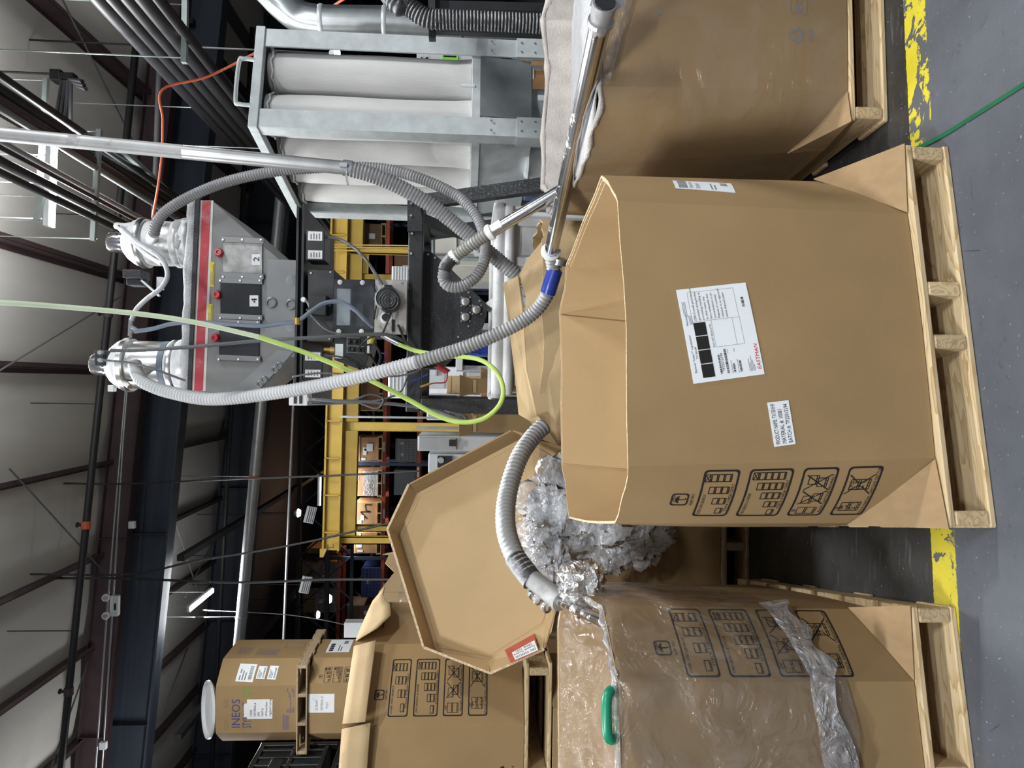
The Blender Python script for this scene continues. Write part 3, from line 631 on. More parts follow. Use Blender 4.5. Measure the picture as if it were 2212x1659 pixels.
def wrap_film(name, P, panels, t0, t1, off, m, parent, amp=.012, ns=14, nt_=16, seed=0):
    vs, fs = [], []; cols = []
    for i in panels:
        for j in range(ns+(1 if i == panels[-1] else 0)): cols.append((i, j/ns))
    for ci, (i, s_) in enumerate(cols):
        u_ = ci/(len(cols)-1); a = t0(u_) if callable(t0) else t0; b = t1(u_) if callable(t1) else t1
        for k in range(nt_+1):
            t = a+(b-a)*k/nt_; q = P(i, s_, t, 0); nn = (P(i, min(s_+.01, 1), t)-P(i, max(s_-.01, 0), t)).cross(V((0, 0, 1))).normalized()
            z = noise.noise(q*5+V((seed, 0, 0)))+.6*noise.noise(V((q.x*14, q.y*14, q.z*4+seed)))
            vs.append(q+nn*(off+amp*abs(z)))
    n = nt_+1
    for c in range(len(cols)-1):
        for k in range(nt_): fs.append((c*n+k, (c+1)*n+k, (c+1)*n+k+1, c*n+k+1))
    return mk(name, vs, fs, m, parent, smooth=180)
wrap_film('film_wrap', P2, [6, 7, 0, 1], lambda u_: .035+.03*math.sin(u_*9), 1.005, .006, 'film_haze', box2, amp=.008, ns=10, nt_=20, seed=2)
wrap_film('film_fold', P2, [0], lambda u_: .62+.35*(1-u_), lambda u_: .68+.33*(1-u_), .012, 'film', box2, amp=.01, ns=24, nt_=4, seed=5)
# powder heap
hp = []; hf = []; N_ = 44; R_ = 10
rim2 = []
for i in range(8):
    for j in range(6): rim2.append(P2(i, j/6, .99, .012))
c2 = sum(rim2, V())/len(rim2); n = len(rim2)
for k in range(R_+1):
    for a in range(n):
        f_ = k/R_; q = c2.lerp(rim2[a], f_*.985); z = .925-.10*max(0, min(1, (q.y-2.3)/1.0))+.05*noise.noise(q*3.1)*(1-f_)+.012*noise.noise(q*17)*(1-f_*.5)
        hp.append((q.x, q.y, z))
for k in range(R_):
    for a in range(n): b = (a+1) % n; hf.append((k*n+a, k*n+b, (k+1)*n+b, (k+1)*n+a))
hb = mk('white_powder_heap', hp, hf, 'powder', smooth=180); tag(hb, 'white plastic powder heaped inside the film-wrapped bulk box', 'powder', kind='stuff')
# powder crust sitting on the rim: ragged strip
cr = MB(); rim = []
for i in (5, 6, 7, 0, 1):
    for j in range(14): rim.append(P2(i, j/14, 1.0, .0))
rng = random.Random(4)
for q0, q1 in zip(rim, rim[1:]):
    if (q1-q0).length > .2: continue
cpts = [q+V((0, 0, .004)) for q in rim]
cr.tube(cpts, [.004+.009*rng.random() for _ in cpts], 7); cr.build('powder_crust', 'powder_tan', box2, smooth=180)
rb = MB(); cp2 = []
for i in (2, 3, 4, 5):
    for j in range(14): cp2.append(P2(i, j/14, 1.0, .01)+V((0, 0, .01)))
rb.tube(cp2, [.010+.010*rng.random() for _ in cp2], 8); rb.build('powder_crust', 'powder_tan', box2, smooth=180)
tray_corner(P2, 7, box2, 1, l2((-.01, -.01)), .1265, 0, .15)

# ---- left box with the clear liner pulled over its rim
A3 = math.radians(12); R3 = V((-.582, 1.838)); W3 = 1.043
O3 = (R3.x-W3*math.cos(A3), R3.y-W3*math.sin(A3))
p3, h1, h2 = pallet('stamped pine pallet under the box with the clear liner folded over', O3, A3, W3, 1.25)
l3 = lambda q: loc(O3, h1, h2, q)
b3b = [l3(q) for q in ((.18, .02), (.85, .02), (1.02, .16), (1.03, 1.05), (.86, 1.22), (.18, 1.22), (.02, 1.03), (.02, .20))]
b3t = [l3(q) for q in ((.17, .0), (.86, .0), (1.03, .19), (1.03, 1.0), (.85, 1.21), (.18, 1.22), (.02, 1.03), (.02, .20))]
box3, P3, F3 = bulk_box('bulk_box', 'cardboard bulk box with a clear plastic liner folded over its rim and a green clip', b3b, b3t, .128, .93, th=.016, bulge=.012, rimdip=.0, group='eight-sided cardboard bulk boxes')
q1, QW, QH = F3(1); marks(q1, QW, QW*.05, QW*.97, QH*.855, 1.0, parent=box3)
tray_corner(P3, 1, box3, 0, l3((1.045, -.002)), .1265, 0, .11)
p = Print()
def pfn3(a, b): q = V((*l3((W3+.0021, a)), b)); return q
p.text('HT', .1, .05, .03, .06); p.text('WT091-01', .17, .055, .025, .12); p.text('KD HT', .2, .02, .02, .1); p.lay('pallet_stamp', 'ink', pfn3, p3, .0006)
lin = wrap_film('liner', P3, [7, 0, 1, 2], lambda u_: .16+.30*max(0, (u_-.25)/.75)**.8+.05*math.sin(u_*23), 1.004, .009, 'film', box3, amp=.02, ns=16, nt_=26, seed=9)
wrap_film('liner_hem', P3, [0, 1], lambda u_: .20+.16*u_+.02*math.sin(u_*30), lambda u_: .31+.13*u_, .02, 'film_thick', box3, amp=.03, ns=26, nt_=8, seed=3)
# liner inside the box: sagging sheet
vs, fs = [], []; n3 = 8*6; c3 = sum((P3(i, .5, .9) for i in range(8)), V())/8
for k in range(9):
    for i in range(8):
        for j in range(6):
            q = P3(i, j/6, 1.0, .004); f_ = 1-k/8*.55; z = .935-.45*(1-f_)**1.0*1.3+.03*noise.noise(q*9+V((0, 0, k*.7)))*(k > 0)
            w_ = c3.lerp(q, f_+.06*noise.noise(q*6+V((k, 0, 0)))*(k > 0)); vs.append((w_.x, w_.y, z))
for k in range(8):
    for a in range(48): b = (a+1) % 48; fs.append((k*48+a, k*48+b, (k+1)*48+b, (k+1)*48+a))
mk('liner_inside', vs, fs, 'film', box3, smooth=180)
rp_ = [P3(i, j/10, 1.0, .004)+V((0, 0, .006+.004*math.sin(i*9+j*2.3))) for i in (7, 0, 1, 2) for j in range(10)]
MB().tube(rp_, [.006+.006*abs(math.sin(k*1.7)) for k in range(len(rp_))], 7).build('rim_roll', 'film_thick', box3, smooth=60)
# green ring hooked over the rim
gq = P3(0, .885, 1.0); gm = MB(); path = []
for k in range(25):
    a = 2*math.pi*k/24; ca, sa = math.cos(a), math.sin(a); sx = math.copysign(abs(ca)**.55, ca); sz = math.copysign(abs(sa)**.7, sa)
    path.append(gq+V((h1.x*.058*sx, h1.y*.058*sx, 0))+V((h2.x, h2.y, 0))*(.012-.02*sz)+V((0, 0, .012+.022*sz)))
gm.tube(path, .0135, 12, False); gr = gm.build('plastic_ring', 'green_plastic', smooth=180); tag(gr, 'green plastic ring hooked over the rim of the liner-covered box', 'ring')
# ================================================================ BOXES BEHIND
def octo(o, a, W_, D_, cx_=.18, cy_=.2, grow=0):
    e1 = V((math.cos(a), math.sin(a))); e2 = V((-e1.y, e1.x))
    q = [(cx_, -grow), (W_-cx_, -grow), (W_+grow, cy_), (W_+grow, D_-cy_), (W_-cx_, D_+grow), (cx_, D_+grow), (-grow, D_-cy_), (-grow, cy_)]
    return [(o[0]+e1.x*s+e2.x*t, o[1]+e1.y*s+e2.y*t) for s, t in q]
G8 = 'eight-sided cardboard bulk boxes'
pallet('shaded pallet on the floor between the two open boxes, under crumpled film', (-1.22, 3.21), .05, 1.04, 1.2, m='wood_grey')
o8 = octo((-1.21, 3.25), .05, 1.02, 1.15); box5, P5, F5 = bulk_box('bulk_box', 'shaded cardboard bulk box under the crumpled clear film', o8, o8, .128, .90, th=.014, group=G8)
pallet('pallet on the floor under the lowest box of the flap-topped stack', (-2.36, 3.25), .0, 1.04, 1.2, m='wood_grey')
o8 = octo((-2.35, 3.27), .0, 1.03, 1.15); box7, P7, F7 = bulk_box('bulk_box', 'closed cardboard bulk box carrying the pallet of the flap-topped box', o8, o8, .128, .905, th=.014, group=G8, lid=True)
f_, W_, H_ = F7(0); p = Print(); p.path([(W_*.55, .66), (W_*.6, .70), (W_*.62, .65), (W_*.68, .69)], .004); p.path([(W_*.72, .70), (W_*.74, .64), (W_*.8, .68)], .004); p.lay('pen_marks', 'ink', f_, box7)
pallet('pallet holding the flap-topped box up on a closed box', (-2.337, 3.29), .0, 1.04, 1.2, z=.909, strs=(.03, .5, .96))
o8 = octo((-2.33, 3.30), .0, 1.035, 1.16, .30, .24); box4, P4, F4 = bulk_box('bulk_box', 'stacked cardboard bulk box with its top flaps folded outward', o8, o8, 1.037, 1.875, th=.012, group=G8, zt=[1.90, 1.875, 1.86, 1.86, 1.87, 1.89, 1.9, 1.9])
f_, W_, H_ = F4(1); marks(f_, W_, W_*.12, W_*.80, H_*.845, 1.02, parent=box4)
f_, W_, H_ = F4(0); p = Print(); tri(p, W_*.52, .10, .035, .012); p.disc(W_*.52, .10, .016, 12); p.text('Corrugated', W_*.42, .045, .012, .07); p.text('Recycles', W_*.44, .028, .012, .05); p.lay('recycling_mark', 'ink', f_, box4)
f_, W_, H_ = F4(2); p = Print(); p.rect(W_*.3, H_*.86, W_*.42, H_*.87); p.lay('print_tick', 'ink', f_, box4)
# folded-out flaps
def flap(P, i, s0, s1, L_, out, name='flap', m='kraft_light', parent=None, mit=.12, sag=0):
    vs = []
    for k in range(4):
        t = k/3
        for j in range(5):
            s_ = s0+(s1-s0)*j/4; s2 = s_+(s_-.5)*2*mit*t
            q = P(i, min(max(s_, 0), 1), 1.0); nn = (P(i, 1, 1)-P(i, 0, 1)).cross(V((0, 0, 1))).normalized(); al = (P(i, 1, 1)-P(i, 0, 1))*(s2-s_)
            ang = out; vs.append(q+al+nn*(.004+L_*t*math.sin(ang))+V((0, 0, -L_*t*math.cos(ang)-sag*t*math.sin(j*1.3)+.012*math.sin(math.pi*min(1, t*3)))))
    fs = [(k*5+j, k*5+j+1, (k+1)*5+j+1, (k+1)*5+j) for k in range(3) for j in range(4)]
    return mk(name, vs, fs, m, parent, smooth=30, solid=.006)
flap(P4, 0, .0, 1, .135, .25, parent=box4, mit=.10); flap(P4, 1, 0.05, .97, .125, .5, parent=box4, mit=.02); flap(P4, 2, .05, 1, .13, .6, parent=box4, mit=.05, sag=.05)
# box with raised torn flap and film further back
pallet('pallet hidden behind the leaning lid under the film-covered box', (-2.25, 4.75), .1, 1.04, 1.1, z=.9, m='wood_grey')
o8 = octo((-2.23, 4.78), .1, 1.02, 1.05, .22, .22); box8, P8, F8 = bulk_box('bulk_box', 'film-covered cardboard box with a torn raised flap behind the leaning lid', o8, octo((-2.24, 4.77), .1, 1.04, 1.07, .22, .22), 1.03, 1.80, th=.014, group=G8, rimdip=.03)
wrap_film('film_wrap', P8, [0, 1, 2], .1, .97, .01, 'film', box8, amp=.02, ns=10, nt_=14, seed=8)
for i in (0, 1, 2, 3):
    vs = [P8(i, s_, 1)+V((0, 0, z)) for z, L_ in ((-.10, 0), (.06, 1)) for s_ in (0, .25, .5, .75, 1)]
    for j in range(5): vs[5+j].z += .05*math.sin(j*2.1+i)
    mk('flap', vs, [(j, j+1, j+6, j+5) for j in range(4)], 'kraft_light', box8, solid=.006)
st = bulk_box('bulk_box', 'plain closed cardboard box at the bottom of the stack behind the leaning lid', octo((-2.25, 4.76), .1, 1.03, 1.1), octo((-2.25, 4.76), .1, 1.03, 1.1), .002, .895, lid=True, group=G8)
# crumpled box the hose runs into, behind the front box
o6 = octo((-.15, 3.42), .02, .98, .56, .14, .12); t6 = octo((-.17, 3.40), .02, 1.0, .60, .13, .12)
box6, P6, F6 = bulk_box('bulk_box', 'battered cardboard box with ragged raised flaps and a thick hose run into it', o6, t6, .13, .98, th=.012, bulge=.03, rimdip=.03, group=G8, mats=('kraft_light', 'kraft_inner', 'kraft_edge'), seed=5)
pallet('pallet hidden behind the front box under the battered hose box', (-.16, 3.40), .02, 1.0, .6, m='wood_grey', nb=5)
def ragged(name, pix, m='kraft_light', parent=None, back=.012):   # board panel given by its own corner points (x, y, distance)
    P_ = px_path(pix); c = sum(P_, V())/len(P_); n = len(P_); vs = P_+[c]
    return mk(name, vs, [(i, (i+1) % n, n) for i in range(n)], m, parent, solid=back)
ragged('flap', [(1195, 985, 3.40), (1150, 912, 3.46), (1122, 895, 3.52), (1113, 800, 3.55), (1100, 690, 3.56), (1088, 612, 3.55), (1120, 596, 3.50), (1132, 680, 3.46), (1140, 800, 3.44), (1160, 900, 3.42)], parent=box6)
ragged('flap', [(1122, 596, 3.52), (1140, 560, 3.50), (1190, 500, 3.48), (1212, 502, 3.44), (1208, 560, 3.42), (1140, 650, 3.46)], parent=box6)
ragged('flap', [(1195, 985, 3.39), (1160, 900, 3.415), (1140, 800, 3.435), (1132, 680, 3.455), (1140, 640, 3.45), (1212, 560, 3.41), (1216, 700, 3.40), (1216, 900, 3.38), (1214, 985, 3.37)], parent=box6)
ragged('flap', [(1145, 905, 3.38), (1165, 900, 3.36), (1205, 960, 3.30), (1200, 985, 3.30), (1160, 950, 3.34)], parent=box6)

# ---- leaning octagonal lid
LN = V((.05, -.95, .26)).normalized(); LP = V((-.8, 3.29, .93))
def on_plane(x, y, p0, n):
    q = ray(x, y); return CP+q*((p0-CP).dot(n)/q.dot(n))
inn = [(899, 1065), (859, 1157), (940, 1408), (1056, 1428), (1178, 1351), (1222, 1180), (1222, 990), (1139, 939)]
out = [(883, 1046), (837, 1143), (915, 1398), (1059, 1454), (1176, 1402), (1240, 1185), (1240, 975), (1106, 929)]
lid = thing('box_lid', 'large eight-sided cardboard lid leaning on its edge with a red tag on its lip', 'lid', LP)
I_ = [on_plane(*q, LP, LN) for q in inn]; U_ = [on_plane(*q, LP+LN*.085, LN) for q in out]
cI = sum(I_, V())/8; vs = I_+[q-LN*.006 for q in I_]
mk('lid_panel', vs, [tuple(range(8))[::-1], tuple(range(8, 16))]+[(i, (i+1) % 8, 8+(i+1) % 8, 8+i) for i in range(8)], 'kraft_inner', lid)
# faint fold ring inside the panel edge
ring = [q.lerp(cI, .05)+LN*.001 for q in I_]
for i in range(8):
    a, b, c, d = I_[i], I_[(i+1) % 8], U_[(i+1) % 8], U_[i]
    ex = (b-a).normalized()*.004
    mk('lid_lip', [a, b, c-ex, d+ex], [(0, 1, 2, 3)], 'kraft_inner' if i < 5 else 'kraft', lid, solid=.007)
    m_ = MB(); m_.bar(ring[i], ring[(i+1) % 8], .004, .0025, LN); m_.build('fold_ridge', 'kraft_inner', lid)
    if i in (0, 1, 2, 3):
        e = (d-c).normalized(); m_ = MB(); m_.bar(d, c, .011, .006, LN); m_.build('lip_edge', 'kraft_edge', lid)
a, b, c, d = I_[3], I_[4], U_[4], U_[3]
nn = (b-a).cross(d-a).normalized(); pm = (a+b+c+d)/4
if nn.dot(CP-pm) < 0: nn = -nn
tq = [on_plane(*q, pm+nn*.012, nn) for q in ((1154, 1369), (1090, 1404), (1103, 1431.5), (1163, 1405.5))]
rt_ = mk('red_tag', tq+[q-nn*.002 for q in tq], [(0, 1, 2, 3), (7, 6, 5, 4), (0, 4, 5, 1), (1, 5, 6, 2), (2, 6, 7, 3), (3, 7, 4, 0)], 'tag_red', lid); rt_['label'] = 'red plastic pouch with a white delivery slip'
sl = [on_plane(*q, pm+nn*.0135, nn) for q in ((1154, 1383), (1105.7, 1409.6), (1112.6, 1425), (1162.4, 1404))]
so = mk('delivery_slip', sl+[q-nn*.001 for q in sl], [(0, 1, 2, 3), (0, 4, 5, 1), (1, 5, 6, 2), (2, 6, 7, 3), (3, 7, 4, 0)], 'paper', rt_)
fn, w_, h_ = quad_fn(sl); p = Print(); p.text('DN: 92475545', w_*.06, h_*.68, h_*.22, w_*.88); p.text('Freestyle Trucking', w_*.06, h_*.38, h_*.18, w_*.90); p.text('TRL#: 1031', w_*.12, h_*.08, h_*.22, w_*.72)
p.lay('slip_print', 'ink', fn, rt_, .0008 if (fn(.01, 0)-fn(0, 0)).cross(fn(0, .01)-fn(0, 0)).dot(nn) > 0 else -.0008)

# ---- crumpled film pile
def crumple(c, rad, seed, amp=.35, nu=46, nv=30, hf=.5):
    vs, fs = [], []
    for j in range(nv+1):
        th = math.pi*j/nv
        for i in range(nu):
            ph = 2*math.pi*i/nu; d = V((math.sin(th)*math.cos(ph), math.sin(th)*math.sin(ph), math.cos(th)))
            z = 1+amp*(noise.noise(d*2.1+V((seed, 0, 0)))-.9*abs(noise.noise(d*4.3+V((0, seed, 0))))-hf*abs(noise.noise(V((d.x*9, d.y*9, d.z*4))+V((0, 0, seed)))))
            vs.append(V(c)+V((d.x*rad[0], d.y*rad[1], d.z*rad[2]))*z)
    for j in range(nv):
        for i in range(nu): fs.append((j*nu+i, j*nu+(i+1) % nu, (j+1)*nu+(i+1) % nu, (j+1)*nu+i))
    return vs, fs
fp = thing('crumpled_film', 'heap of crumpled clear plastic film between the two open boxes', 'plastic film', at(1300, 1130, 3.3))
for k, (q, rad, sd) in enumerate((((1235, 1095, 3.20), (.28, .10, .24), 1), ((1200, 1170, 3.16), (.25, .10, .17), 4), ((1300, 1160, 3.12), (.17, .07, .24), 7), ((1385, 1160, 3.10), (.13, .05, .15), 12), ((1190, 1240, 3.05), (.16, .08, .12), 15), ((1250, 1130, 3.14), (.22, .07, .2), 21), ((1330, 1120, 3.13), (.16, .05, .26), 33))):
    v_, f_ = crumple(at(*q), rad, sd, .45, 60, 36, .38); mk('film_fold', v_, f_, 'film_pile', fp, smooth=24)

v_, f_ = crumple(at(1262, 1272, 2.42), (.10, .16, .08), 6, .45, 40, 24, .4); mk('liner_bunch', v_, f_, 'film_thick', box3, smooth=30)
# ================================================================ LANCES, HOSES, PIPES
def fitted(name, label, cat, loc): return thing(name, label, cat, loc)
# lance across the right box, hose to the left loader
t = thing('suction_lance', 'long chrome suction tube lying across the powder box, white collar at its end', 'tube', at(1290, 60, 2.2))
A, B = atz(1296, 55, .965), atz(1206, 545, .965); B = at(1206, 545, 3.15); B.z = .965 if abs(B.z-.965) < .05 else B.z
MB().tube([A, B], .031, 20).build('steel_tube', 'steel', t, smooth=60)
d = (B-A).normalized(); MB().lathe(A-d*.075, d, [(.034, 0), (.035, .03), (.032, .05), (.031, .09)], 18).build('tube_mouth', 'steel_dusty', t, smooth=60)
mb = MB().lathe(A-d*.02, d, [(.038, 0), (.038, .012)], 18); mb.bar(A-d*.014+V((.02, -.02, -.02)), A-d*.014+V((.045, -.03, -.055)), .012, .02); mb.bar(A-d*.014+V((.03, -.02, .03)), A-d*.03+V((.06, -.03, .02)), .006, .012); mb.tube([A-d*.014+V((.01, -.03, -.03)), A-d*.014+V((.05, -.035, -.03))], .005, 6); mb.build('clamp', 'zinc', t)
mb = MB().lathe(A-d*.05, d, [(.029, -.03), (.029, .02)], 16); mb.build('tube_bore', 'window_dark', t)
MB().lathe(B-d*.012, d, [(.034, 0), (.045, .004), (.045, .014), (.037, .02), (.037, .03)], 18).build('white_collar', 'white_plastic', t, smooth=40)
hs = thing('vacuum_hose', 'pale corrugated hose from the left loader to the chrome lance, banded with blue tape', 'hose', B)
pl = [B, at(1196, 590, 3.2), at(1180, 640, 3.24), at(1148, 680, 3.28), at(1095, 712, 3.3), at(1010, 748, 3.33), at(900, 782, 3.36)]
hose('lower_hose', pl, .034, 'hose_mid', hs)
hose('upper_hose', [at(900, 782, 3.36), at(760, 818, 3.42), at(600, 848, 3.55), at(460, 862, 3.65), at(370, 848, 3.72), at(315, 828, 3.76), at(297, 808, 3.8), at(291, 785, 3.84)], .034, 'hose_light', hs)
MB().tube(crom([at(1199, 583, 3.19), at(1190, 612, 3.21), at(1184, 632, 3.23)], 6), .036, 16).build('blue_tape', 'blue_tape', hs, smooth=60)
MB().tube([at(1209, 558, 3.17), at(1206, 570, 3.18)], .037, 16).build('hose_clamp', 'zinc', hs, smooth=60)
# second lance and looped hose to the right loader
t = thing('suction_lance', 'shorter chrome suction tube slanting into the powder box from the looped hose', 'tube', at(1222, 405, 3.3))
A, B = at(1232, 400, 3.25), at(1062, 500, 3.38); d = (B-A).normalized()
MB().tube([A, B], .029, 18).build('steel_tube', 'steel', t, smooth=60)
MB().lathe(B-d*.06, d, [(.0305, 0), (.0305, .06)], 18).build('worn_end', 'stainless', t, smooth=60)
MB().lathe(B-d*.005, d, [(.033, 0), (.040, .004), (.040, .02), (.033, .03)], 18).build('white_collar', 'white_plastic', t, smooth=40)
hs = thing('vacuum_hose', 'grey corrugated hose looping from the slanting lance up over to the right loader', 'hose', B)
hose('brown_hose', [B, at(1020, 527, 3.42), at(990, 548, 3.46), at(975, 558, 3.48)], .031, 'hose_brown', hs)
MB().tube(crom([at(980, 555, 3.475), at(966, 570, 3.485), at(960, 584, 3.49)], 5), .033, 14).build('black_tape', 'hose_dark', hs, smooth=60)
MB().tube([at(985, 551, 3.47), at(977, 557, 3.478)], .034, 14).build('white_tape', 'white_plastic', hs, smooth=60)
hose('looped_hose', [at(960, 582, 3.49), at(958, 604, 3.5), at(972, 619, 3.5), at(1000, 617, 3.5), at(1030, 595, 3.5), at(1047, 560, 3.52), at(1048, 525, 3.56), at(1036, 480, 3.60), at(1005, 437, 3.64), at(960, 408, 3.68), at(900, 383, 3.70), at(830, 365, 3.72), at(740, 361, 3.74), at(640, 365, 3.78), at(560, 376, 3.80), at(480, 396, 3.84), at(410, 425, 3.88), at(360, 455, 3.9), at(340, 480, 3.92), at(332, 505, 3.95)], .0295, 'hose_grey', hs)
# feed pipe from the roof with clamp and thick hose
t = thing('feed_pipe', 'dusty steel conveying pipe coming down from the roof', 'pipe', at(752, 363, 3.5))
A, B = at(-60, 284, 3.42), at(750, 363, 3.5); mid = A.lerp(B, .55); A = B+(A-B)*2.6
MB().tube([A, mid], .0325, 20).build('dusty_pipe', 'steel_dusty', t, smooth=60); MB().tube([mid, B], .033, 20).build('bright_pipe', 'pipe_steel', t, smooth=60)
d = (B-A).normalized(); mb = MB().lathe(B-d*.02, d, [(.038, 0), (.038, .045)], 18); mb.box(B+V((.0, -.045, .01)), (.02, .02, .035)); mb.tube([B+V((-.04, -.03, .0)), B+V((-.09, -.03, -.01))], .006, 6); mb.build('hose_clamp', 'zinc', t)
hs = thing('vacuum_hose', 'thick grey ribbed hose from the steel roof pipe into the battered box', 'hose', B)
hose('thick_hose', [B, at(800, 377, 3.51), at(860, 402, 3.53), at(930, 443, 3.56), at(1000, 497, 3.6), at(1060, 548, 3.62), at(1110, 590, 3.62), at(1170, 640, 3.65)], .040, 'hose_grey', hs, pitch=.0165, amp=.14)
# hose and lance into the left box
hs = thing('vacuum_hose', 'dark grey ribbed hose arching over the leaning lid to the left box', 'hose', at(1100, 1150, 3))
hose('arched_hose', [at(1175, 920, 3.24), at(1150, 945, 3.20), at(1120, 992, 3.11), at(1096, 1070, 2.98), at(1093, 1140, 2.84), at(1112, 1200, 2.74), at(1140, 1240, 2.68)], .042, 'hose_mid', hs)
MB().tube([at(1112, 1205, 2.735), at(1150, 1255, 2.66)], .042, 16).build('hose_end', 'hose_dark', hs, smooth=60)
t = thing('suction_lance', 'taped steel tube stuck down into the liner-covered box', 'tube', at(1315, 1348, 2.1))
MB().tube([at(1140, 1243, 2.69), at(1212, 1300, 2.5)], .036, 18).build('taped_cuff', 'steel_dusty', t, smooth=60)
A, B = at(1205, 1297, 2.52), at(1322, 1352, 2.06); B2 = B+(B-A)*.06
MB().tube([A, B2], .0185, 16).build('steel_tube', 'steel', t, smooth=60)
# lime air hose
t = thing('air_hose', 'lime green air hose running down to a hanging loop below the machine', 'hose', at(1085, 840, 3.5))
cable('dusty_run', [at(-30, 652, 3.3)+V((-.02, -.1, 3.1)), at(-30, 652, 3.3)+V((0, -.02, .6)), at(-30, 652, 3.3), at(150, 664, 3.38), at(300, 678, 3.44), at(420, 696, 3.48), at(560, 728, 3.52)], .0125, 'hose_lime_dusty', t, 10)
cable('clean_run', [at(560, 728, 3.52), at(660, 762, 3.55), at(780, 812, 3.58), at(880, 862, 3.6), at(950, 900, 3.6), at(1000, 912, 3.58), at(1045, 904, 3.56), at(1078, 876, 3.55), at(1087, 840, 3.56), at(1070, 800, 3.6), at(1030, 775, 3.66), at(960, 768, 3.74), at(900, 758, 3.82), at(862, 744, 3.88)], .0122, 'hose_lime', t, 10)
p_ = [at(862, 744, 3.88), at(840, 733, 3.92), at(825, 724, 3.95)]; MB().tube(p_, .013, 10).build('coupling', 'zinc', t, smooth=60)
# blue-grey air hoses
t = thing('air_hose', 'dusty blue-grey air line from the loaders down past the hopper to the weigh chamber', 'hose', at(640, 690, 3.8))
cable('upper_run', [at(262, 492, 3.92), at(300, 525, 3.88), at(345, 555, 3.84), at(362, 590, 3.82), at(350, 620, 3.82), at(318, 645, 3.84), at(295, 668, 3.86), at(284, 692, 3.88)], .0125, 'hose_blue_dusty', t, 9)
mb = MB().tube([at(283, 688, 3.88), at(281, 726, 3.88)], .012, 8); mb.tube([at(284, 706, 3.88), at(296, 714, 3.87)], .011, 8); mb.build('tee_fitting', 'zinc', t)
cable('lower_run', [at(290, 716, 3.87), at(330, 710, 3.86), at(380, 698, 3.85), at(450, 697, 3.84), at(560, 704, 3.83), at(610, 698, 3.82), at(642, 694, 3.82), at(670, 674, 3.82), at(700, 655, 3.83), at(735, 652, 3.84), at(765, 668, 3.85), at(790, 692, 3.87), at(806, 706, 3.9)], .0115, 'hose_blue', t, 9)
MB().tube([at(642, 687, 3.82), at(642, 701, 3.82)], .02, 12).build('brass_ring', 'brass', t, smooth=50)
t = thing('conduit_hose', 'speckled grey cable running from the left loader head past the hopper windows', 'cable', at(600, 730, 3.7))
cable('conduit_run', [at(240, 757, 3.8), at(300, 757, 3.75), at(360, 753, 3.72), at(430, 748, 3.7), at(560, 736, 3.7), at(680, 729, 3.72), at(780, 723, 3.76), at(840, 724, 3.8), at(880, 742, 3.9), at(905, 770, 3.97)], .0095, 'cable_grey', t, 8)
cable('thin_run', [at(225, 778, 3.8), at(290, 785, 3.74), at(340, 800, 3.72), at(400, 822, 3.74)], .006, 'cable_grey', t, 7)
# ================================================================ MATERIAL BLENDER WITH HOPPER
YM = 4.1
def rpix(name, x0, y0, x1, y1, Y, dep, m, parent, bevel=0): return MB().px(x0, y0, x1, y1, Y, dep).build(name, m, parent, bevel=bevel)
def fpoly(name, pix, Y, dep, m, parent, bevel=0): return MB().ext([at(x, y, Y) for x, y in pix][::-1], (0, dep, 0)).build(name, m, parent, bevel=bevel)
def disc(name, x, y, Y, rpx, t, m, parent, n=20, prof=None):
    c = at(x, y, Y); r = rpx/FPX*Y; return MB().lathe(c, (0, -1, 0), [(a*r, b*t) for a, b in (prof or ((1, 0), (1, .7), (.85, 1)))], n).build(name, m, parent, smooth=40)
st = thing('blender_stand', 'black steel stand with a wide cross beam carrying the blender', 'stand', (at(900, 660, YM).x, YM, 0))
BX0, BX1 = at(896, 890, YM).x, at(896, 436, YM).x; BZ0, BZ1 = at(912, 660, YM).z, at(880, 660, YM).z
MB().lo((BX0, YM, BZ0), (BX1, YM+.08, BZ1)).build('front_beam', 'black_paint', st, bevel=.006)
MB().lo((BX0, YM+.85, BZ0), (BX1, YM+.93, BZ1)).build('rear_beam', 'black_paint', st, bevel=.006)
for x in (BX0, BX1-.08): MB().lo((x, YM+.08, BZ0), (x+.08, YM+.85, BZ1)).build('side_beam', 'black_paint', st)
lx = at(1000, 878, YM).x
MB().lo((lx-.042, YM, 0), (lx+.042, YM+.08, BZ0)).build('leg', 'black_dusty', st, bevel=.005)
MB().lo((lx-.042, YM+.85, 0), (lx+.042, YM+.93, BZ0)).build('leg', 'black_paint', st, bevel=.005)
A = at(890, 440, YM+.04); B = at(1190, 398, YM-.05); d = (B-A); B = A+d*(A.z/(A.z-B.z))
MB().bar(A, B, .075, .075, (0, 1, 0)).build('leg', 'black_dusty', st); A2 = A+V((0, .86, 0)); MB().bar(A2, B+V((0, .95, 0)), .075, .075, (0, 1, 0)).build('leg', 'black_paint', st)
MB().bar(at(905, 470, YM+.06), at(1012, 512, YM+.5), .05, .05).build('brace', 'black_paint', st)
fpoly('gusset', [(880, 432), (905, 432), (912, 470), (912, 500), (880, 500)], YM-.012, .012, 'black_dusty', st)
for x, y in ((888, 440), (888, 466), (888, 548), (900, 880), (890, 505)): disc('bolt', x, y, YM-.012, 3.2, .008, 'zinc', st, 8)
bl = thing('blender', 'grey and black material blender with three windows and a red stripe', 'blender', (at(700, 660, YM).x, YM, BZ1))
hp_ = [(412, 846), (431, 432), (462, 436), (607, 563), (640, 565), (640, 768), (606, 768), (497, 848)]
hop = fpoly('hopper', hp_, YM, 1.0, 'hopper_grey', bl, .004)
fpoly('chute_panel', [(578, 560), (640, 562), (640, 770), (606, 768), (574, 690)], YM-.012, .012, 'hopper_chute', bl)
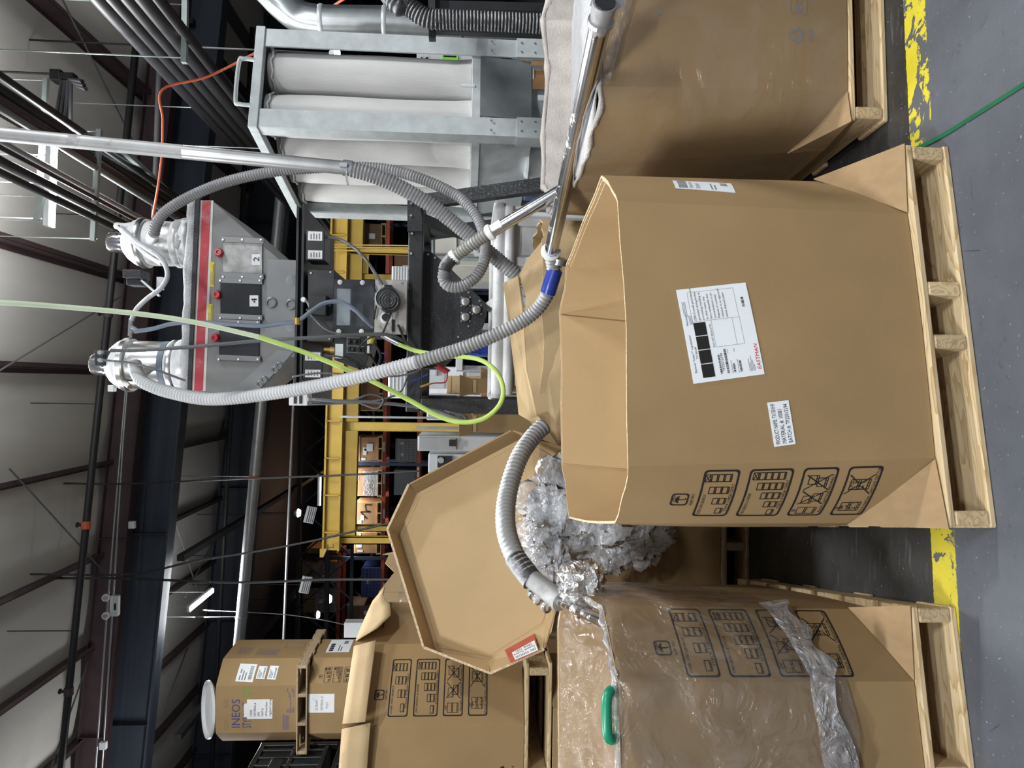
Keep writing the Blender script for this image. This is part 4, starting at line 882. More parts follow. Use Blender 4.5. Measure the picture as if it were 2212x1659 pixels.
sp_ = fpoly('side_plate', [(600, 755), (634, 760), (531, 872), (503, 866), (497, 848)], YM-.02, .05, 'hopper_chute', bl)
for x, y in ((566, 826), (599, 795)):
    for dx in (-4, 5): disc('sight_port', x+dx, y-dx, YM-.022, 8, .008, 'hopper_chute', bl, 16, ((1, 0), (1, .6), (.8, 1), (.6, 1), (.55, .2), (0, .2)))
fpoly('stripe', [(431, 433), (461, 433), (444, 845), (413, 845)], YM-.002, .002, 'stripe_white', bl)
fpoly('stripe', [(437, 433.5), (455, 433.5), (437.5, 844.5), (419, 844.5)], YM-.004, .002, 'stripe_red', bl)
# dust ridge along the hopper's top
pts = [at(402+18*k/24 if k else 402, 848-416*k/24, YM+.03) for k in range(25)]; pts = [at(403+14*(24-k)/24*0+16*k/24, 848-416*k/24, YM+.03) for k in range(25)]
rg = random.Random(2)
MB().tube(pts, [.030+.014*rg.random() for _ in pts], 9).build('dust_ridge', 'powder', bl, smooth=180)
fpoly('top_plate', [(404, 850), (421, 430), (431, 430), (412, 850)], YM-.012, 1.02, 'black_dusty', bl)
for k, (x0, y0, x1, y1, gm, num, nx_, ny_) in enumerate(((478, 511, 569, 599, 'window_dust', '2', 553, 571), (472, 599, 566, 688, 'window_dark', '4', 548, 660), (469, 689, 562, 777, 'window_dark', None, 0, 0))):
    wd = thing('window', None, None, at((x0+x1)/2, (y0+y1)/2, YM)); wd.parent = bl; wd.location = WL[wd.name]-WL[bl.name]
    tl = 4
    for a, b in ((y0, y0+11), (y1-11, y1)): fpoly('window_bar', [(x0, a), (x1, a+4), (x1, b+4), (x0, b)], YM-.018, .018, 'hopper_chute', wd)
    fpoly('window_pane', [(x0+4, y0+11), (x1-3, y0+15), (x1-3, y1-7), (x0+4, y1-11)], YM-.010, .010, gm, wd)
    for a in (x0+4, (x0+x1)/2, x1-5):
        for b in (y0+5, y1-3): disc('bolt', a, b+2, YM-.018, 2.6, .006, 'zinc', wd, 8)
    if num:
        fpoly('number_plate', [(nx_-9, ny_-22), (nx_+10, ny_-22), (nx_+10, ny_+2), (nx_-9, ny_+2)], YM-.0125, .002, 'paper', wd)
        a, b = at(nx_+8, ny_-2, YM-.013), at(nx_-7, ny_-20, YM-.013); p = Print(); p.text(num, .008, .003, (b.z-a.z)*.85, (b.x-a.x)*.62)
        p.lay('number', 'ink', lambda u_, v_: V((a.x+u_, YM-.0135, a.z+v_)), wd, .0006)
for x, y in ((475, 546.7), (471, 637.6), (467, 730)):
    disc('red_knob', x, y, YM, 9, .035, 'red_plastic', bl, 12, ((1, 0), (1, .6), (.8, 1), (.4, 1), (.3, .8)))
for x0, y0, x1, y1 in ((453, 566, 463, 619), (449, 657, 459, 708)):
    o = rpix('caution_label', x0, y0, x1, y1, YM-.003, .003, 'yellow_label', bl)
    a, b = at(x1-1, y1-2, YM-.004), at(x0+1, y0+2, YM-.004); p = Print(); p.text('CAUTION', .004, .012, .010, .075)
    for k in range(2): p.rect(.004, .002+.004*k, .12, .004+.004*k)
    p.lay('label_print', 'ink_grey', lambda u_, v_: V((a.x+u_, YM-.0036, a.z+v_)), bl, .0005)
for x, y, r in ((586.5, 654, 12), (629, 658, 12)):
    disc('sight_port', x, y, YM-.012, r, .010, 'hopper_chute', bl, 20, ((1, 0), (1, .6), (.8, 1), (.68, 1), (.66, .2), (0, .2)))
for y in (606, 706): disc('knockout', 630, y, YM-.012, 12, .002, 'hopper_chute', bl, 24)
# slide-gate rails
for x in (640, 652): MB().px(x-2.5, 445, x+2.5, 872, YM-.03, .9).build('rail', 'black_paint', bl)
MB().px(643, 448, 650, 870, YM, .86).build('rail_web', 'black_plastic', bl)
o = rpix('gate_housing', 664, 582, 721, 738, YM, .8, 'dark_grey', bl, .004)
for x, y in ((672, 590), (714, 588), (713, 660), (672, 732), (712, 732)): disc('bolt', x, y, YM, 2.4, .006, 'zinc', bl, 8)
rpix('solenoid_block', 667, 637, 704, 680, YM-.09, .09, 'black_plastic', bl, .003)
disc('white_knob', 657, 648, YM-.06, 5.5, .03, 'white_plastic', bl, 14)
MB().tube([at(662, 650, YM-.07), at(668, 662, YM-.08), at(673, 672, YM-.05)], .006, 7).build('knob_stem', 'zinc', bl)
def vbox(name, x0, y0, x1, y1, parent):
    o = rpix(name, x0, y0, x1, y1, YM-.05, .16, 'black_plastic', parent, .004)
    for a, b in ((y0+4, y0+(y1-y0)*.36), (y0+(y1-y0)*.68, y1-3)):
        q = rpix('rating_label', x0+4, a, x1-5, b, YM-.052, .002, 'paper_tag', o)
        c, e = at(x1-7, b-2, YM-.053), at(x0+6, a+2, YM-.053); p = Print()
        for k in range(4): p.rect(.002, (e.z-c.z)*(.12+.22*k), (e.x-c.x)*(.9-.1*(k % 2)), (e.z-c.z)*(.2+.22*k))
        p.lay('label_print', 'ink_grey', lambda u_, v_, c=c: V((c.x+u_, c.y, c.z+v_)), o, .0006)
    return o
vbox('valve_box', 661, 496, 701, 562, bl); vbox('valve_box', 655, 757, 697, 818, bl)
# weigh chamber
fr_ = MB().px(720, 604, 809, 617, YM-.04, .04).px(720, 708, 809, 721, YM-.04, .04).px(720, 617, 725, 708, YM-.04, .04).px(803, 617, 809, 708, YM-.04, .04); fr_.build('chamber_frame', 'black_paint', bl)
MB().px(722, 606, 806, 719, YM+.06, .6).build('weigh_chamber', 'dark_grey', bl)
rpix('chamber_panel', 725, 623, 757, 703, YM-.03, .03, 'paper', bl, .004)
rpix('chamber_flap', 770, 655, 784, 705, YM-.0, .03, 'dark_grey', bl)
rpix('clear_window', 722, 615, 807, 710, YM-.046, .005, 'clear_panel', bl)
for x, y in ((734.6, 607.6), (783, 608.7), (732, 714), (781, 714)): disc('washer_bolt', x, y+2, YM-.04, 5.2, .012, 'white_plastic', bl, 14, ((1, 0), (1, .4), (.5, .45), (.5, 1)))
mp_ = rpix('motor_plate', 809, 604, 879, 722, YM-.05, .03, 'plate', bl, .003)
for x, y in ((818, 610), (868, 611), (867, 715), (816, 640)): disc('bolt', x, y, YM-.05, 3, .008, 'zinc', bl, 8)
mt = disc('motor', 841, 652, YM-.05, 25, .17, 'motor', bl, 28, ((.9, 0), (1, .1), (1, .8), (.95, .93), (.82, 1), (.8, .96), (0, .96)))
c = at(840, 649, YM-.215); rr = 25/FPX*YM
for k, q in enumerate((.32, .54, .76)):
    MB().tube([c+V((rr*q*math.cos(a), 0, rr*q*math.sin(a))) for a in [2*math.pi*i/24 for i in range(25)]], .0028, 6, False).build('fan_guard_ring', 'motor', mt)
for a in (0, math.pi/2): MB().bar(c-V((rr*.8*math.cos(a), 0, rr*.8*math.sin(a))), c+V((rr*.8*math.cos(a), 0, rr*.8*math.sin(a))), .006, .005, (0, 1, 0)).build('fan_guard_bar', 'motor', mt)
MB().lathe(c+V((0, .004, 0)), (0, 1, 0), [(rr*.78, 0), (rr*.78, .005)], 24).build('fan_recess', 'black_plastic', mt)
MB().px(830, 615, 846, 628, YM-.16, .11).build('terminal_box', 'black_plastic', mt)
disc('black_knob', 833, 686, YM-.05, 8, .03, 'black_plastic', bl, 14); disc('knob_collar', 834, 687, YM-.05, 13, .008, 'white_plastic', bl, 18)
rpix('motor_bracket', 846, 690, 852, 716, YM-.06, .01, 'black_plastic', bl)
cb_ = fpoly('control_box', [(722, 722), (800, 722), (803, 745), (790, 790), (772, 797), (722, 778)], YM-.03, .25, 'black_plastic', bl, .003)
q = rpix('rating_label', 724, 743, 741, 774, YM-.033, .003, 'paper', cb_)
for x0, y0, x1, y1 in ((749, 729, 777, 746), (749, 747, 770, 762), (770, 748, 786, 763)): p_ = MB().px(x0, y0, x1, y1, YM-.036, .006); p_.build('switch_frame', 'conduit', cb_); MB().px(x0+1, y0+1, x1-1, y1-1, YM-.042, .006).build('socket', 'black_plastic', cb_, .002)
for x, y in ((754, 753), (763, 755), (776, 756), (755, 738), (768, 738)): disc('connector', x, y, YM-.042, 3.6, .03, 'motor', cb_, 10)
for y0, y1 in ((727, 743), (747, 763)): rpix('connector_tag', 793, y0, 798, y1, YM-.034, .004, 'paper_tag', cb_)
c = at(716, 757, YM+.02); MB().lathe(c+V((0, 0, -.03)), (0, 0, 1), [(.026, 0), (.026, .035), (.018, .04), (.018, .07)], 16).build('brass_filter', 'brass', bl, smooth=40)
c = at(806, 727, YM-.05); MB().tube([c, at(800, 742, YM-.05)], .014, 8).build('valve_knob', 'yellow_label', bl)
# lower mixing hopper
mixp = [(908, 542), (931, 543.5), (958, 565), (1049.5, 655), (1052, 680), (1043, 705), (948, 795), (912, 795)]
mx_ = fpoly('mixing_hopper', mixp, YM+.10, .5, 'black_dusty', bl, .004)
for x, y in ((1006, 651.5), (1030, 669), (1006, 684.6)):
    pl_ = disc('end_plug', x, y, YM+.10, 11, .012, 'black_dusty', bl, 20); disc('plug_face', x, y, YM+.088, 8.5, .004, 'stainless', pl_, 20)
    for k in range(4): a = math.pi/4+k*math.pi/2; disc('bolt', x+13*math.sin(a), y+13*math.cos(a), YM+.10, 2, .006, 'zinc', bl, 8)
for x, y in ((940, 557), (925, 550), (1012, 632), (1036, 650), (1012, 705), (990, 728), (940, 770), (920, 785)): disc('bolt', x, y, YM+.10, 2.6, .007, 'zinc', bl, 8)
ch = at(1052, 672, YM+.2)
MB().ext([at(1048, 655, YM+.12), at(1075, 636, YM+.12), at(1082, 640, YM+.12), at(1062, 665, YM+.12)], (0, .3, 0)).build('outlet_spout', 'white_plastic', bl)
jb = rpix('junction_box', 624, 851, 664, 876, YM-.02, .12, 'white_plastic', bl, .004); disc('cable_gland', 667, 862, YM-.0, 5, .03, 'conduit', jb, 12)
# ---- vacuum loaders
def loader(label, x, y, Y, r, body, m_b, hose_side):
    vb, vt = body; b = at(vb, y, Y); z0 = at(412, y, Y).z; zt = at(vt, y, Y).z; t = thing('vacuum_loader', label, 'loader', (b.x, Y, z0), 'vacuum loaders on the hopper')
    def ring(name, za, zb, r_, m, prof=None): return MB().lathe((b.x, Y, za), (0, 0, 1), prof or [(r_*.96, 0), (r_, (zb-za)*.2), (r_, (zb-za)*.8), (r_*.96, zb-za)], 32).build(name, m, t, smooth=35)
    hB = zt-b.z
    ring('base_flange', z0-.03, b.z+.005, r*1.12, 'stainless_white'); ring('lower_clamp', b.z, b.z+.05, r*1.07, m_b); ring('body', b.z+.045, zt, r, m_b); ring('upper_clamp', zt-.01, zt+.035, r*1.13, 'stainless')
    ring('dome', zt+.03, zt+.14, r, 'stainless_white', [(r*1.06, 0), (r*1.0, .03), (r*.78, .07), (r*.5, .10)])
    mz = zt+.115; mo = ring('motor_cap', mz, mz+.11, r*.5, 'steel', [(r*.52, 0), (r*.52, .025), (r*.46, .027), (r*.46, .09), (r*.40, .105), (.01, .112)])
    for k in range(18): a = 2*math.pi*k/18; MB().box((b.x+r*.525*math.cos(a), Y+r*.525*math.sin(a), mz+.012), (.006, .006, .02)).build('vent_fin', 'black_plastic', mo) if k % 2 and math.sin(a) < .2 else None
    return t, b, zt, r
tL, bL, zL, rL = loader('stainless vacuum loader with a blue band, left on the hopper top', 372, 790, 4.32, .142, (392, 285), 'stainless', -1)
MB().lathe((bL.x, 4.32, at(371, 790, 4.32).z), (0, 0, 1), [(rL*1.006, 0), (rL*1.006, .032)], 32).build('blue_band', 'hose_blue', tL, smooth=35)
MB().tube([at(300, 812, 4.22), at(297, 802, 4.05), at(293, 792, 3.9)], .034, 14).build('inlet_spigot', 'stainless', tL, smooth=60)
MB().px(203, 757, 244, 790, 4.2, .12).build('control_head', 'black_dusty', tL, bevel=.006)
for y in (762, 778): disc('plug', 222, y, 4.2, 5, .04, 'conduit', tL, 10)
MB().tube([at(232, 800, 4.3), at(255, 815, 4.22), at(280, 835, 4.2)], .016, 8).build('lid_clamp', 'stainless_white', tL, smooth=60)
MB().px(232, 832, 245, 846, 4.25, .04).build('sensor_head', 'white_plastic', tL, bevel=.004)
tR, bR, zR, rR = loader('dust-coated vacuum loader above the numbered windows', 390, 528, 4.45, .135, (400, 318), 'stainless_white', 1)
MB().tube([at(325, 520, 4.35), at(330, 508, 4.15), at(333, 503, 3.98)], .030, 14).build('inlet_spigot', 'stainless_white', tR, smooth=60)
MB().px(264, 582, 306, 600, 4.4, .12).build('control_head', 'black_dusty', tR, bevel=.006); MB().px(272, 598, 306, 616, 4.44, .1).build('control_head', 'black_dusty', tR, bevel=.006)
MB().tube([at(252, 488, 4.4), at(270, 490, 4.36), at(300, 486, 4.36)], .022, 8).build('lid_clamp', 'stainless_white', tR, smooth=60)
MB().tube(crom([at(255, 490, 4.34), at(285, 520, 4.28), at(320, 552, 4.26), at(350, 570, 4.2)], 6), .014, 8).build('vacuum_line', 'stainless_white', tR, smooth=60)
v_, f_ = crumple((bR.x, 4.45, at(404, 528, 4.45).z), (.17, .16, .075), 3, .2, 30, 12); mk('dust_skirt', v_, f_, 'powder', tR, smooth=180)
MB().bar(at(300, 600, 4.45), at(345, 640, 4.45), .02, .012).build('bracket', 'zinc', tR); MB().px(338, 598, 350, 625, 4.5, .03).build('bracket_plate', 'white_plastic', tR)
# cables around the machine
def wires(label, name, lst, cat='cable'):
    t = thing(name, label, cat, at(*lst[0][0][0]))
    for i, (pix, r, m) in enumerate(lst): cable('wire', px_path(pix), r, m, t, 6, 8)
    return t
wires('grey bundled cables hanging from the junction box past the stand', 'cable_bundle', [
 ([(668, 862, 4.05), (720, 866, 4.0), (790, 868, 3.98), (860, 874, 4.0), (930, 884, 4.0), (985, 902, 3.98), (1005, 906, 3.98), (1000, 898, 3.98), (960, 888, 4.0)], .010, 'cable_grey'),
 ([(668, 868, 4.05), (740, 872, 4.02), (770, 862, 3.98), (800, 852, 3.98), (828, 862, 3.98), (815, 882, 3.98), (780, 872, 3.98)], .006, 'cable_grey'),
 ([(665, 874, 4.05), (730, 872, 4.02), (800, 868, 3.98), (860, 850, 4.0), (880, 815, 4.02)], .006, 'cable_grey'),
 ([(633, 815, 4.04), (640, 812, 4.0), (700, 806, 3.98), (800, 812, 3.96), (860, 812, 3.96), (905, 800, 3.96), (912, 780, 3.97)], .0055, 'cable_grey')])
wires('black wiring draped over the control box and motor plate', 'cable_bundle', [
 ([(826, 615, 4.0), (810, 590, 4.0), (790, 560, 4.02), (765, 535, 4.05), (735, 518, 4.08), (705, 512, 4.08)], .010, 'cable_grey'),
 ([(662, 668, 4.0), (680, 690, 3.99), (705, 712, 3.98), (740, 722, 3.98), (800, 720, 3.98)], .005, 'cable_grey'),
 ([(845, 675, 3.98), (835, 700, 3.98), (826, 722, 4.0)], .006, 'cable_black'), ([(800, 605, 4.02), (814, 640, 4.03), (808, 690, 4.03)], .005, 'cable_black'),
 ([(700, 768, 4.05), (740, 772, 4.03), (765, 785, 4.03), (776, 800, 4.04), (772, 830, 4.04)], .006, 'cable_black'),
 ([(770, 757, 4.0), (790, 735, 3.98), (810, 725, 3.99)], .006, 'cable_black'), ([(800, 765, 4.1), (815, 790, 4.1), (840, 800, 4.1), (860, 780, 4.1)], .007, 'cable_black'),
 ([(810, 742, 4.06), (822, 770, 4.06), (812, 800, 4.06)], .009, 'cable_black'), ([(860, 702, 4.02), (875, 735, 4.0), (890, 762, 4.02)], .008, 'cable_black')])
wires('thin blue wires tangled below the control box', 'cable_bundle', [
 ([(820, 760, 4.12), (835, 768, 4.1), (828, 785, 4.1), (845, 795, 4.1), (858, 785, 4.1)], .003, 'cable_blue'), ([(826, 790, 4.1), (850, 800, 4.1), (868, 805, 4.1)], .003, 'cable_blue'),
 ([(885, 825, 4.05), (905, 818, 4.05), (925, 808, 4.06), (900, 822, 4.05)], .0035, 'cable_blue')])
co = []
for k in range(90):
    a = k*.62; f_ = k/89; c = at(945+22*f_, 790+14*f_, 4.05); co.append(c+V((.0*a, .018*math.sin(a), 0))+(at(945, 790, 4.05)-at(958, 782, 4.05)).normalized()*.018*math.cos(a))
t = thing('coiled_air_line', 'red coiled air line hanging beside the mixing hopper', 'hose', co[0])
MB().tube(co, .0035, 6).build('coil', 'cable_red', t, smooth=60); cable('tail', [at(967, 804, 4.05), at(962, 825, 4.03), at(935, 828, 4.02), at(912, 836, 4.02)], .004, 'cable_red', t); MB().tube([at(928, 829, 4.02), at(908, 836, 4.02)], .008, 8).build('quick_coupler', 'brass', t)

# ================================================================ DUST COLLECTOR
YB = 4.65; AB = math.radians(12); d1 = V((math.cos(AB), math.sin(AB), 0)); d2 = V((-math.sin(AB), math.cos(AB), 0))
C0 = at(780, 282, YB); WB, DB = .72, 1.34; zt = at(536, 260, YB).z; zl = at(1018, 260, YB).z; C0.z = 0
dc = thing('dust_collector', 'galvanised frame dust collector with tall cloth filter bags', 'dust collector', C0)
def bp(a, b, z): return C0+d1*a+d2*b+V((0, 0, z))
def bbox_(name, a0, a1, b0, b1, z0, z1, m, bevel=.004): 
    q = [bp(a0, b0, z0), bp(a1, b0, z0), bp(a1, b1, z0), bp(a0, b1, z0)]; return MB().ext(q[::-1], (0, 0, z1-z0)).build(name, m, dc, bevel=bevel)
for a, b in ((0, 0), (WB, 0), (0, DB), (WB, DB)):
    sa, sb = (1 if a == 0 else -1), (1 if b == 0 else -1)
    q = [bp(a, b, 0), bp(a+.13*sa, b, 0), bp(a+.13*sa, b+.012*sb, 0), bp(a+.02*sa, b+.012*sb, 0), bp(a+.012*sa, b+.10*sb, 0), bp(a, b+.10*sb, 0)]
    mb = MB().ext(q, (0, 0, zt-.05)); mb.build('corner_post', 'galv', dc)
    q = [bp(a-.012*sa, b-.012*sb, 0), bp(a+.135*sa, b-.012*sb, 0), bp(a+.135*sa, b, 0), bp(a, b, 0), bp(a, b+.105*sb, 0), bp(a-.012*sa, b+.105*sb, 0)]
    MB().ext(q, (0, 0, zl-.30)).build('lower_leg', 'galv', dc)
    for z in (zl-.13, zl-.33, zl-.42):
        for s_ in (.03, .10): MB().lathe(bp(a+s_*sa, b-.013*sb, z), -d2*sb, [(.007, 0), (.007, .006)], 8).build('bolt', 'zinc', dc)
bbox_('top_frame', -.01, WB+.01, -.012, .05, zt-.06, zt, 'galv'); bbox_('top_frame', -.01, WB+.01, DB-.05, DB+.01, zt-.06, zt, 'galv'); bbox_('top_frame', -.012, .05, .05, DB-.05, zt-.06, zt, 'galv'); bbox_('top_frame', WB-.05, WB+.012, .05, DB-.05, zt-.06, zt, 'galv')
bbox_('top_plate', .0, WB, .0, DB, zt-.012, zt-.002, 'galv_dark')
MB().tube(crom([bp(.15, .0, zt-.01), bp(.15, -.01, zt+.06), bp(.18, -.01, zt+.09), bp(.45, -.01, zt+.09), bp(.48, -.01, zt+.06), bp(.48, 0, zt-.01)], 5), .014, 8).build('lifting_handle', 'galv', dc, smooth=60)
# hopper below the bags
bbox_('hopper_lip', .02, WB-.02, .02, DB-.02, zl-.06, zl, 'galv')
q0 = [bp(.03, .03, zl-.06), bp(WB-.03, .03, zl-.06), bp(WB-.03, DB-.03, zl-.06), bp(.03, DB-.03, zl-.06)]; q1 = [bp(.10, .14, zl-.42), bp(WB-.10, .14, zl-.42), bp(WB-.10, DB-.14, zl-.42), bp(.10, DB-.14, zl-.42)]
mk('hopper_cone', q0+q1, [(0, 1, 5, 4), (1, 2, 6, 5), (2, 3, 7, 6), (3, 0, 4, 7), (4, 5, 6, 7), (3, 2, 1, 0)], 'galv', dc)
mk('hopper_panel', [bp(.14, -.002, zl-.06), bp(WB-.14, -.002, zl-.06), bp(WB-.14, .03, zl-.40), bp(.14, .03, zl-.40)], [(0, 1, 2, 3)], 'galv_dark', dc, solid=.006)
MB().lathe(bp(WB*.5, .25, zl-.60), (0, 0, 1), [(.14, 0), (.15, .02), (.14, .04), (.14, .18), (.15, .2), (.14, .22)], 24).build('drum_collar', 'galv', dc, smooth=40)
MB().lathe(bp(.16, .55, zl-.62), (0, 0, 1), [(.14, 0), (.15, .02), (.14, .04), (.14, .18), (.15, .2), (.14, .22)], 24).build('drum_collar', 'galv', dc, smooth=40)
wt = bbox_('arrow_tag', .27, .31, -.004, 0, zl-.50, zl-.44, 'paper', 0)
RB = .137
def bag(a, b):
    prof = []; z0, z1 = zl+.002, zt-.07; n = 12
    for k in range(n+1):
        t_ = k/n; r = RB*(1.0+.02*math.sin(t_*9+a*7)+(.06*(1-min(1, t_*12)) if t_ < .08 else 0)-(.05*max(0, (t_-.93)/.07))); prof.append((r, (z1-z0)*t_*.985))
    prof.append((RB*1.02, (z1-z0)*.99)); prof.append((RB*1.0, z1-z0))
    return MB().lathe(bp(a, b, z0), (0, 0, 1), prof, 26).build('filter_bag', 'filter_cloth', dc, smooth=60)
for a in (.20, .52):
    for b in (.19, .51, .83, 1.15):
        o = bag(a, b); MB().tube([bp(a+(RB*1.04+.006*math.sin(k*2.6))*math.cos(6.2832*k/24), b+(RB*1.04+.006*math.sin(k*2.6))*math.sin(6.2832*k/24), zt-.10+.008*math.sin(k*2.2)) for k in range(25)], .007, 6, False).build('bag_clamp', 'filter_cloth', o, smooth=60)
MB().tube([bp(.37, .02, zl+.07), bp(.37, .02, zl-.02)], .01, 6).build('cleat', 'white_plastic', dc)

# ---- galvanised duct behind, black hose and frame at the right edge
du = thing('exhaust_duct', 'shiny galvanised round duct with an elbow behind the dust collector', 'duct', at(900, 50, 6.3))
R_ = .135; pth = crom([at(470, -90, 6.2)+V((1.2, 0, .25)), at(470, -90, 6.2), at(560, -40, 6.2), at(610, 8, 6.25), at(650, 38, 6.3), at(700, 48, 6.3)], 7)
MB().tube(pth, R_, 28).build('duct_elbow', 'galv_duct', du, smooth=60)
a, b, c = at(696, 47, 6.3), at(832, 49, 6.3), at(1000, 58, 6.3)
MB().tube([a, b], R_, 28).build('duct_section', 'galv_duct', du, smooth=60); MB().tube([b, c, at(1130, 66, 6.3), V((at(1130, 66, 6.3).x, 6.3, .01))], R_, 28).build('duct_section', 'galv_duct', du, smooth=60)
for q, q2 in ((a, b), (b, c)): d = (q2-q).normalized(); MB().lathe(q-d*.02, d, [(R_*1.01, 0), (R_*1.06, .01), (R_*1.06, .03), (R_*1.01, .04)], 28).build('duct_clamp', 'galv', du, smooth=40)
t = thing('ribbed_hose', 'black ribbed hose with white dust entering above the powder box', 'hose', at(1190, 50, 4.0))
hose('hose_run', [at(835, -20, 4.1)+V((.9, .2, .5)), at(835, -20, 4.1), at(880, 12, 4.1), at(925, 40, 4.1), at(980, 43, 4.1), at(1060, 46, 4.1), at(1195, 53, 4.1), V((at(1195, 53, 4.1).x, 4.1, .06))], .058, 'hose_dark', t, pitch=.02)
bf = thing('black_frame', 'black angle frame with uprights beside the dust collector', 'frame', at(1000, 40, 4.3))
MB().bar(at(932, -40, 4.25), at(934, 86, 4.25), .05, .04).build('cross_bar', 'black_dusty', bf); MB().bar(at(936, 62, 4.25), at(1200, 72, 4.25), .05, .05, (0, 1, 0)).build('upright', 'black_paint', bf); MB().bar(at(936, 14, 4.3), at(1200, 20, 4.3), .05, .05, (0, 1, 0)).build('upright', 'black_paint', bf)
MB().bar(at(1000, 87, 5.5), at(985, 12, 5.5), .02, .02).build('brace', 'black_paint', bf)

# ---- white plastic bin below the blender
bn = thing('plastic_bin', 'dusty white plastic bulk bin below the blender', 'bin', (.49, 4.2, 0))
X0, X1, Y0, Y1, ZT = at(1080, 860, 4.2).x, at(1080, 440, 4.2).x, 4.2, 4.93, 1.15
MB().lo((X0+.03, Y0+.02, .1), (X1-.03, Y1-.02, ZT-.03)).build('bin_body', 'bin_plastic', bn, bevel=.03)
rimp = [V((X0, Y0, ZT)), V((X1, Y0, ZT)), V((X1, Y1, ZT)), V((X0, Y1, ZT))]
for a, b in zip(rimp, rimp[1:]+rimp[:1]): MB().tube([a, b], .036, 12).build('bin_rim', 'bin_plastic', bn, smooth=60)
MB().tube([V((X0+.02, Y0-.02, ZT-.06)), V((X1-.02, Y0-.02, ZT-.06))], .03, 12).build('bin_rib', 'bin_plastic', bn, smooth=60)
for k in range(5): x = X0+.1+(X1-X0-.2)*k/4; MB().lo((x-.03, Y0-.005, .1), (x+.03, Y0+.05, ZT-.1)).build('bin_rib', 'bin_plastic', bn, bevel=.012)
for x in (X0+.08, X1-.08):
    for y in (Y0+.08, Y1-.08): MB().lo((x-.06, y-.06, 0), (x+.06, y+.06, .1)).build('foot', 'bin_plastic', bn, bevel=.01)
# ================================================================ STACK AT THE LEFT
YS = 8.4
x0, x1 = at(650, 1625, YS).x, at(650, 1437, YS).x; WS = x1-x0; z = at(665, 1530, YS).z
def stack_box(label, z0, z1, cxo=.2): 
    o8 = octo((x0+.01, YS+.02), -.03, WS-.02, 1.05, cxo, .24); return bulk_box('bulk_box', label, o8, o8, z0, z1, th=.015, group=G8, lid=True, bulge=.01)
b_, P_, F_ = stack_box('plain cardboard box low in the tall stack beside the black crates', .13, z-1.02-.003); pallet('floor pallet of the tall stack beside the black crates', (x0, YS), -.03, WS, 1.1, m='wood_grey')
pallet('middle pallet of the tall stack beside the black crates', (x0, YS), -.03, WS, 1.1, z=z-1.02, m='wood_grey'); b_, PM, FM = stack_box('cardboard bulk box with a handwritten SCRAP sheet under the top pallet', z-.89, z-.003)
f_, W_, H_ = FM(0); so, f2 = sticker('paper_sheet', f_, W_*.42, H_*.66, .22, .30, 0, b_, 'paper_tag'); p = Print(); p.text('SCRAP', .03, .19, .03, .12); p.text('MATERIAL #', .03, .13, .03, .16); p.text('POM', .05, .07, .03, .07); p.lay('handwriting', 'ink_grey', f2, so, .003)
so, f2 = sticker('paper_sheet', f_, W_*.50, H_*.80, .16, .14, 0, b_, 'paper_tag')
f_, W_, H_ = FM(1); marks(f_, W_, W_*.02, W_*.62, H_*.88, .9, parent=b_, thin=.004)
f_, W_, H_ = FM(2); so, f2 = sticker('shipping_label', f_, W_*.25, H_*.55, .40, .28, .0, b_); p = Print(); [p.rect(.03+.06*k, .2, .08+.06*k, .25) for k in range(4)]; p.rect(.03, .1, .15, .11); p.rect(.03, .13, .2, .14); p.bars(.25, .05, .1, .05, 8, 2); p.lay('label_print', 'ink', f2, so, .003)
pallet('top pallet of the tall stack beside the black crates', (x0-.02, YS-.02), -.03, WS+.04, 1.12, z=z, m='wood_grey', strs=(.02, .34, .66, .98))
zi0, zi1 = z+.128, at(466, 1530, YS).z; bi, PI_, FI = stack_box('octagonal cardboard box with purple lettering and a SCRAP sheet atop the tall stack', zi0, zi1, .22)
f_, W_, H_ = FI(0); p = Print(); p.text('INEOS', W_*.12, H_*.70, .10, W_*.62); p.text('STYROLUTION', W_*.12, H_*.56, .10, W_*.30); 
p = Print(); p.text('INEOS', W_*.10, H_*.70, .10, W_*.62); p.text('STYROLUT', W_*.10, H_*.565, .10, W_*.55); p.lay('brand_print', 'ink_blue', f_, bi); p = Print(); p.text('ION', W_*.76, H_*.565, .10, W_*.2); p.lay('brand_print', 'ink_green', f_, bi)
so, f2 = sticker('paper_sheet', f_, W_*.30, H_*.30, .23, .29, 0, bi, 'paper_tag'); p = Print()
for k, s_ in enumerate(('SCRAP', 'MATERIAL #', '298', 'PART #', 'White/clear', 'mg/part scrap')): p.text(s_, .03, .23-.043*k, .026, .016*len(s_))
p.lay('handwriting', 'ink', f2, so, .003); so, f2 = sticker('paper_sheet', f_, W_*.34, H_*.50, .16, .14, 0, bi, 'paper_tag')
p = Print(); rr = random.Random(5)
for k in range(4): p.rect(W_*.06, H_*(.10+.02*k), W_*(.30+.1*rr.random()), H_*(.112+.02*k))
for k in range(5): p.rect(W_*.42, H_*(.03+.02*k), W_*(.8+.15*rr.random()), H_*(.042+.02*k))
p.lay('handling_text', 'ink_violet', f_, bi)
p = Print(); [p.frame(W_*a, H_*.855, W_*(a+.16), H_*.885, .004) for a in (.08, .55)]; p.lay('hand_slots', 'ink_violet', f_, bi)
f_, W_, H_ = FI(1)
for a, b, w_, h_, sd in ((.12, .56, .21, .20, 1), (.22, .42, .15, .10, 2), (.20, .28, .16, .10, 3)):
    so, f2 = sticker('shipping_label', f_, W_*a, H_*b, w_, h_, -.06, bi); p = Print(); p.bars(w_*.1, h_*.12, w_*.75, h_*.2, 20, sd)
    for k in range(3): p.rect(w_*.08, h_*(.45+.16*k), w_*(.5+.1*k), h_*(.52+.16*k))
    p.lay('label_print', 'ink_grey', f2, so, .003)
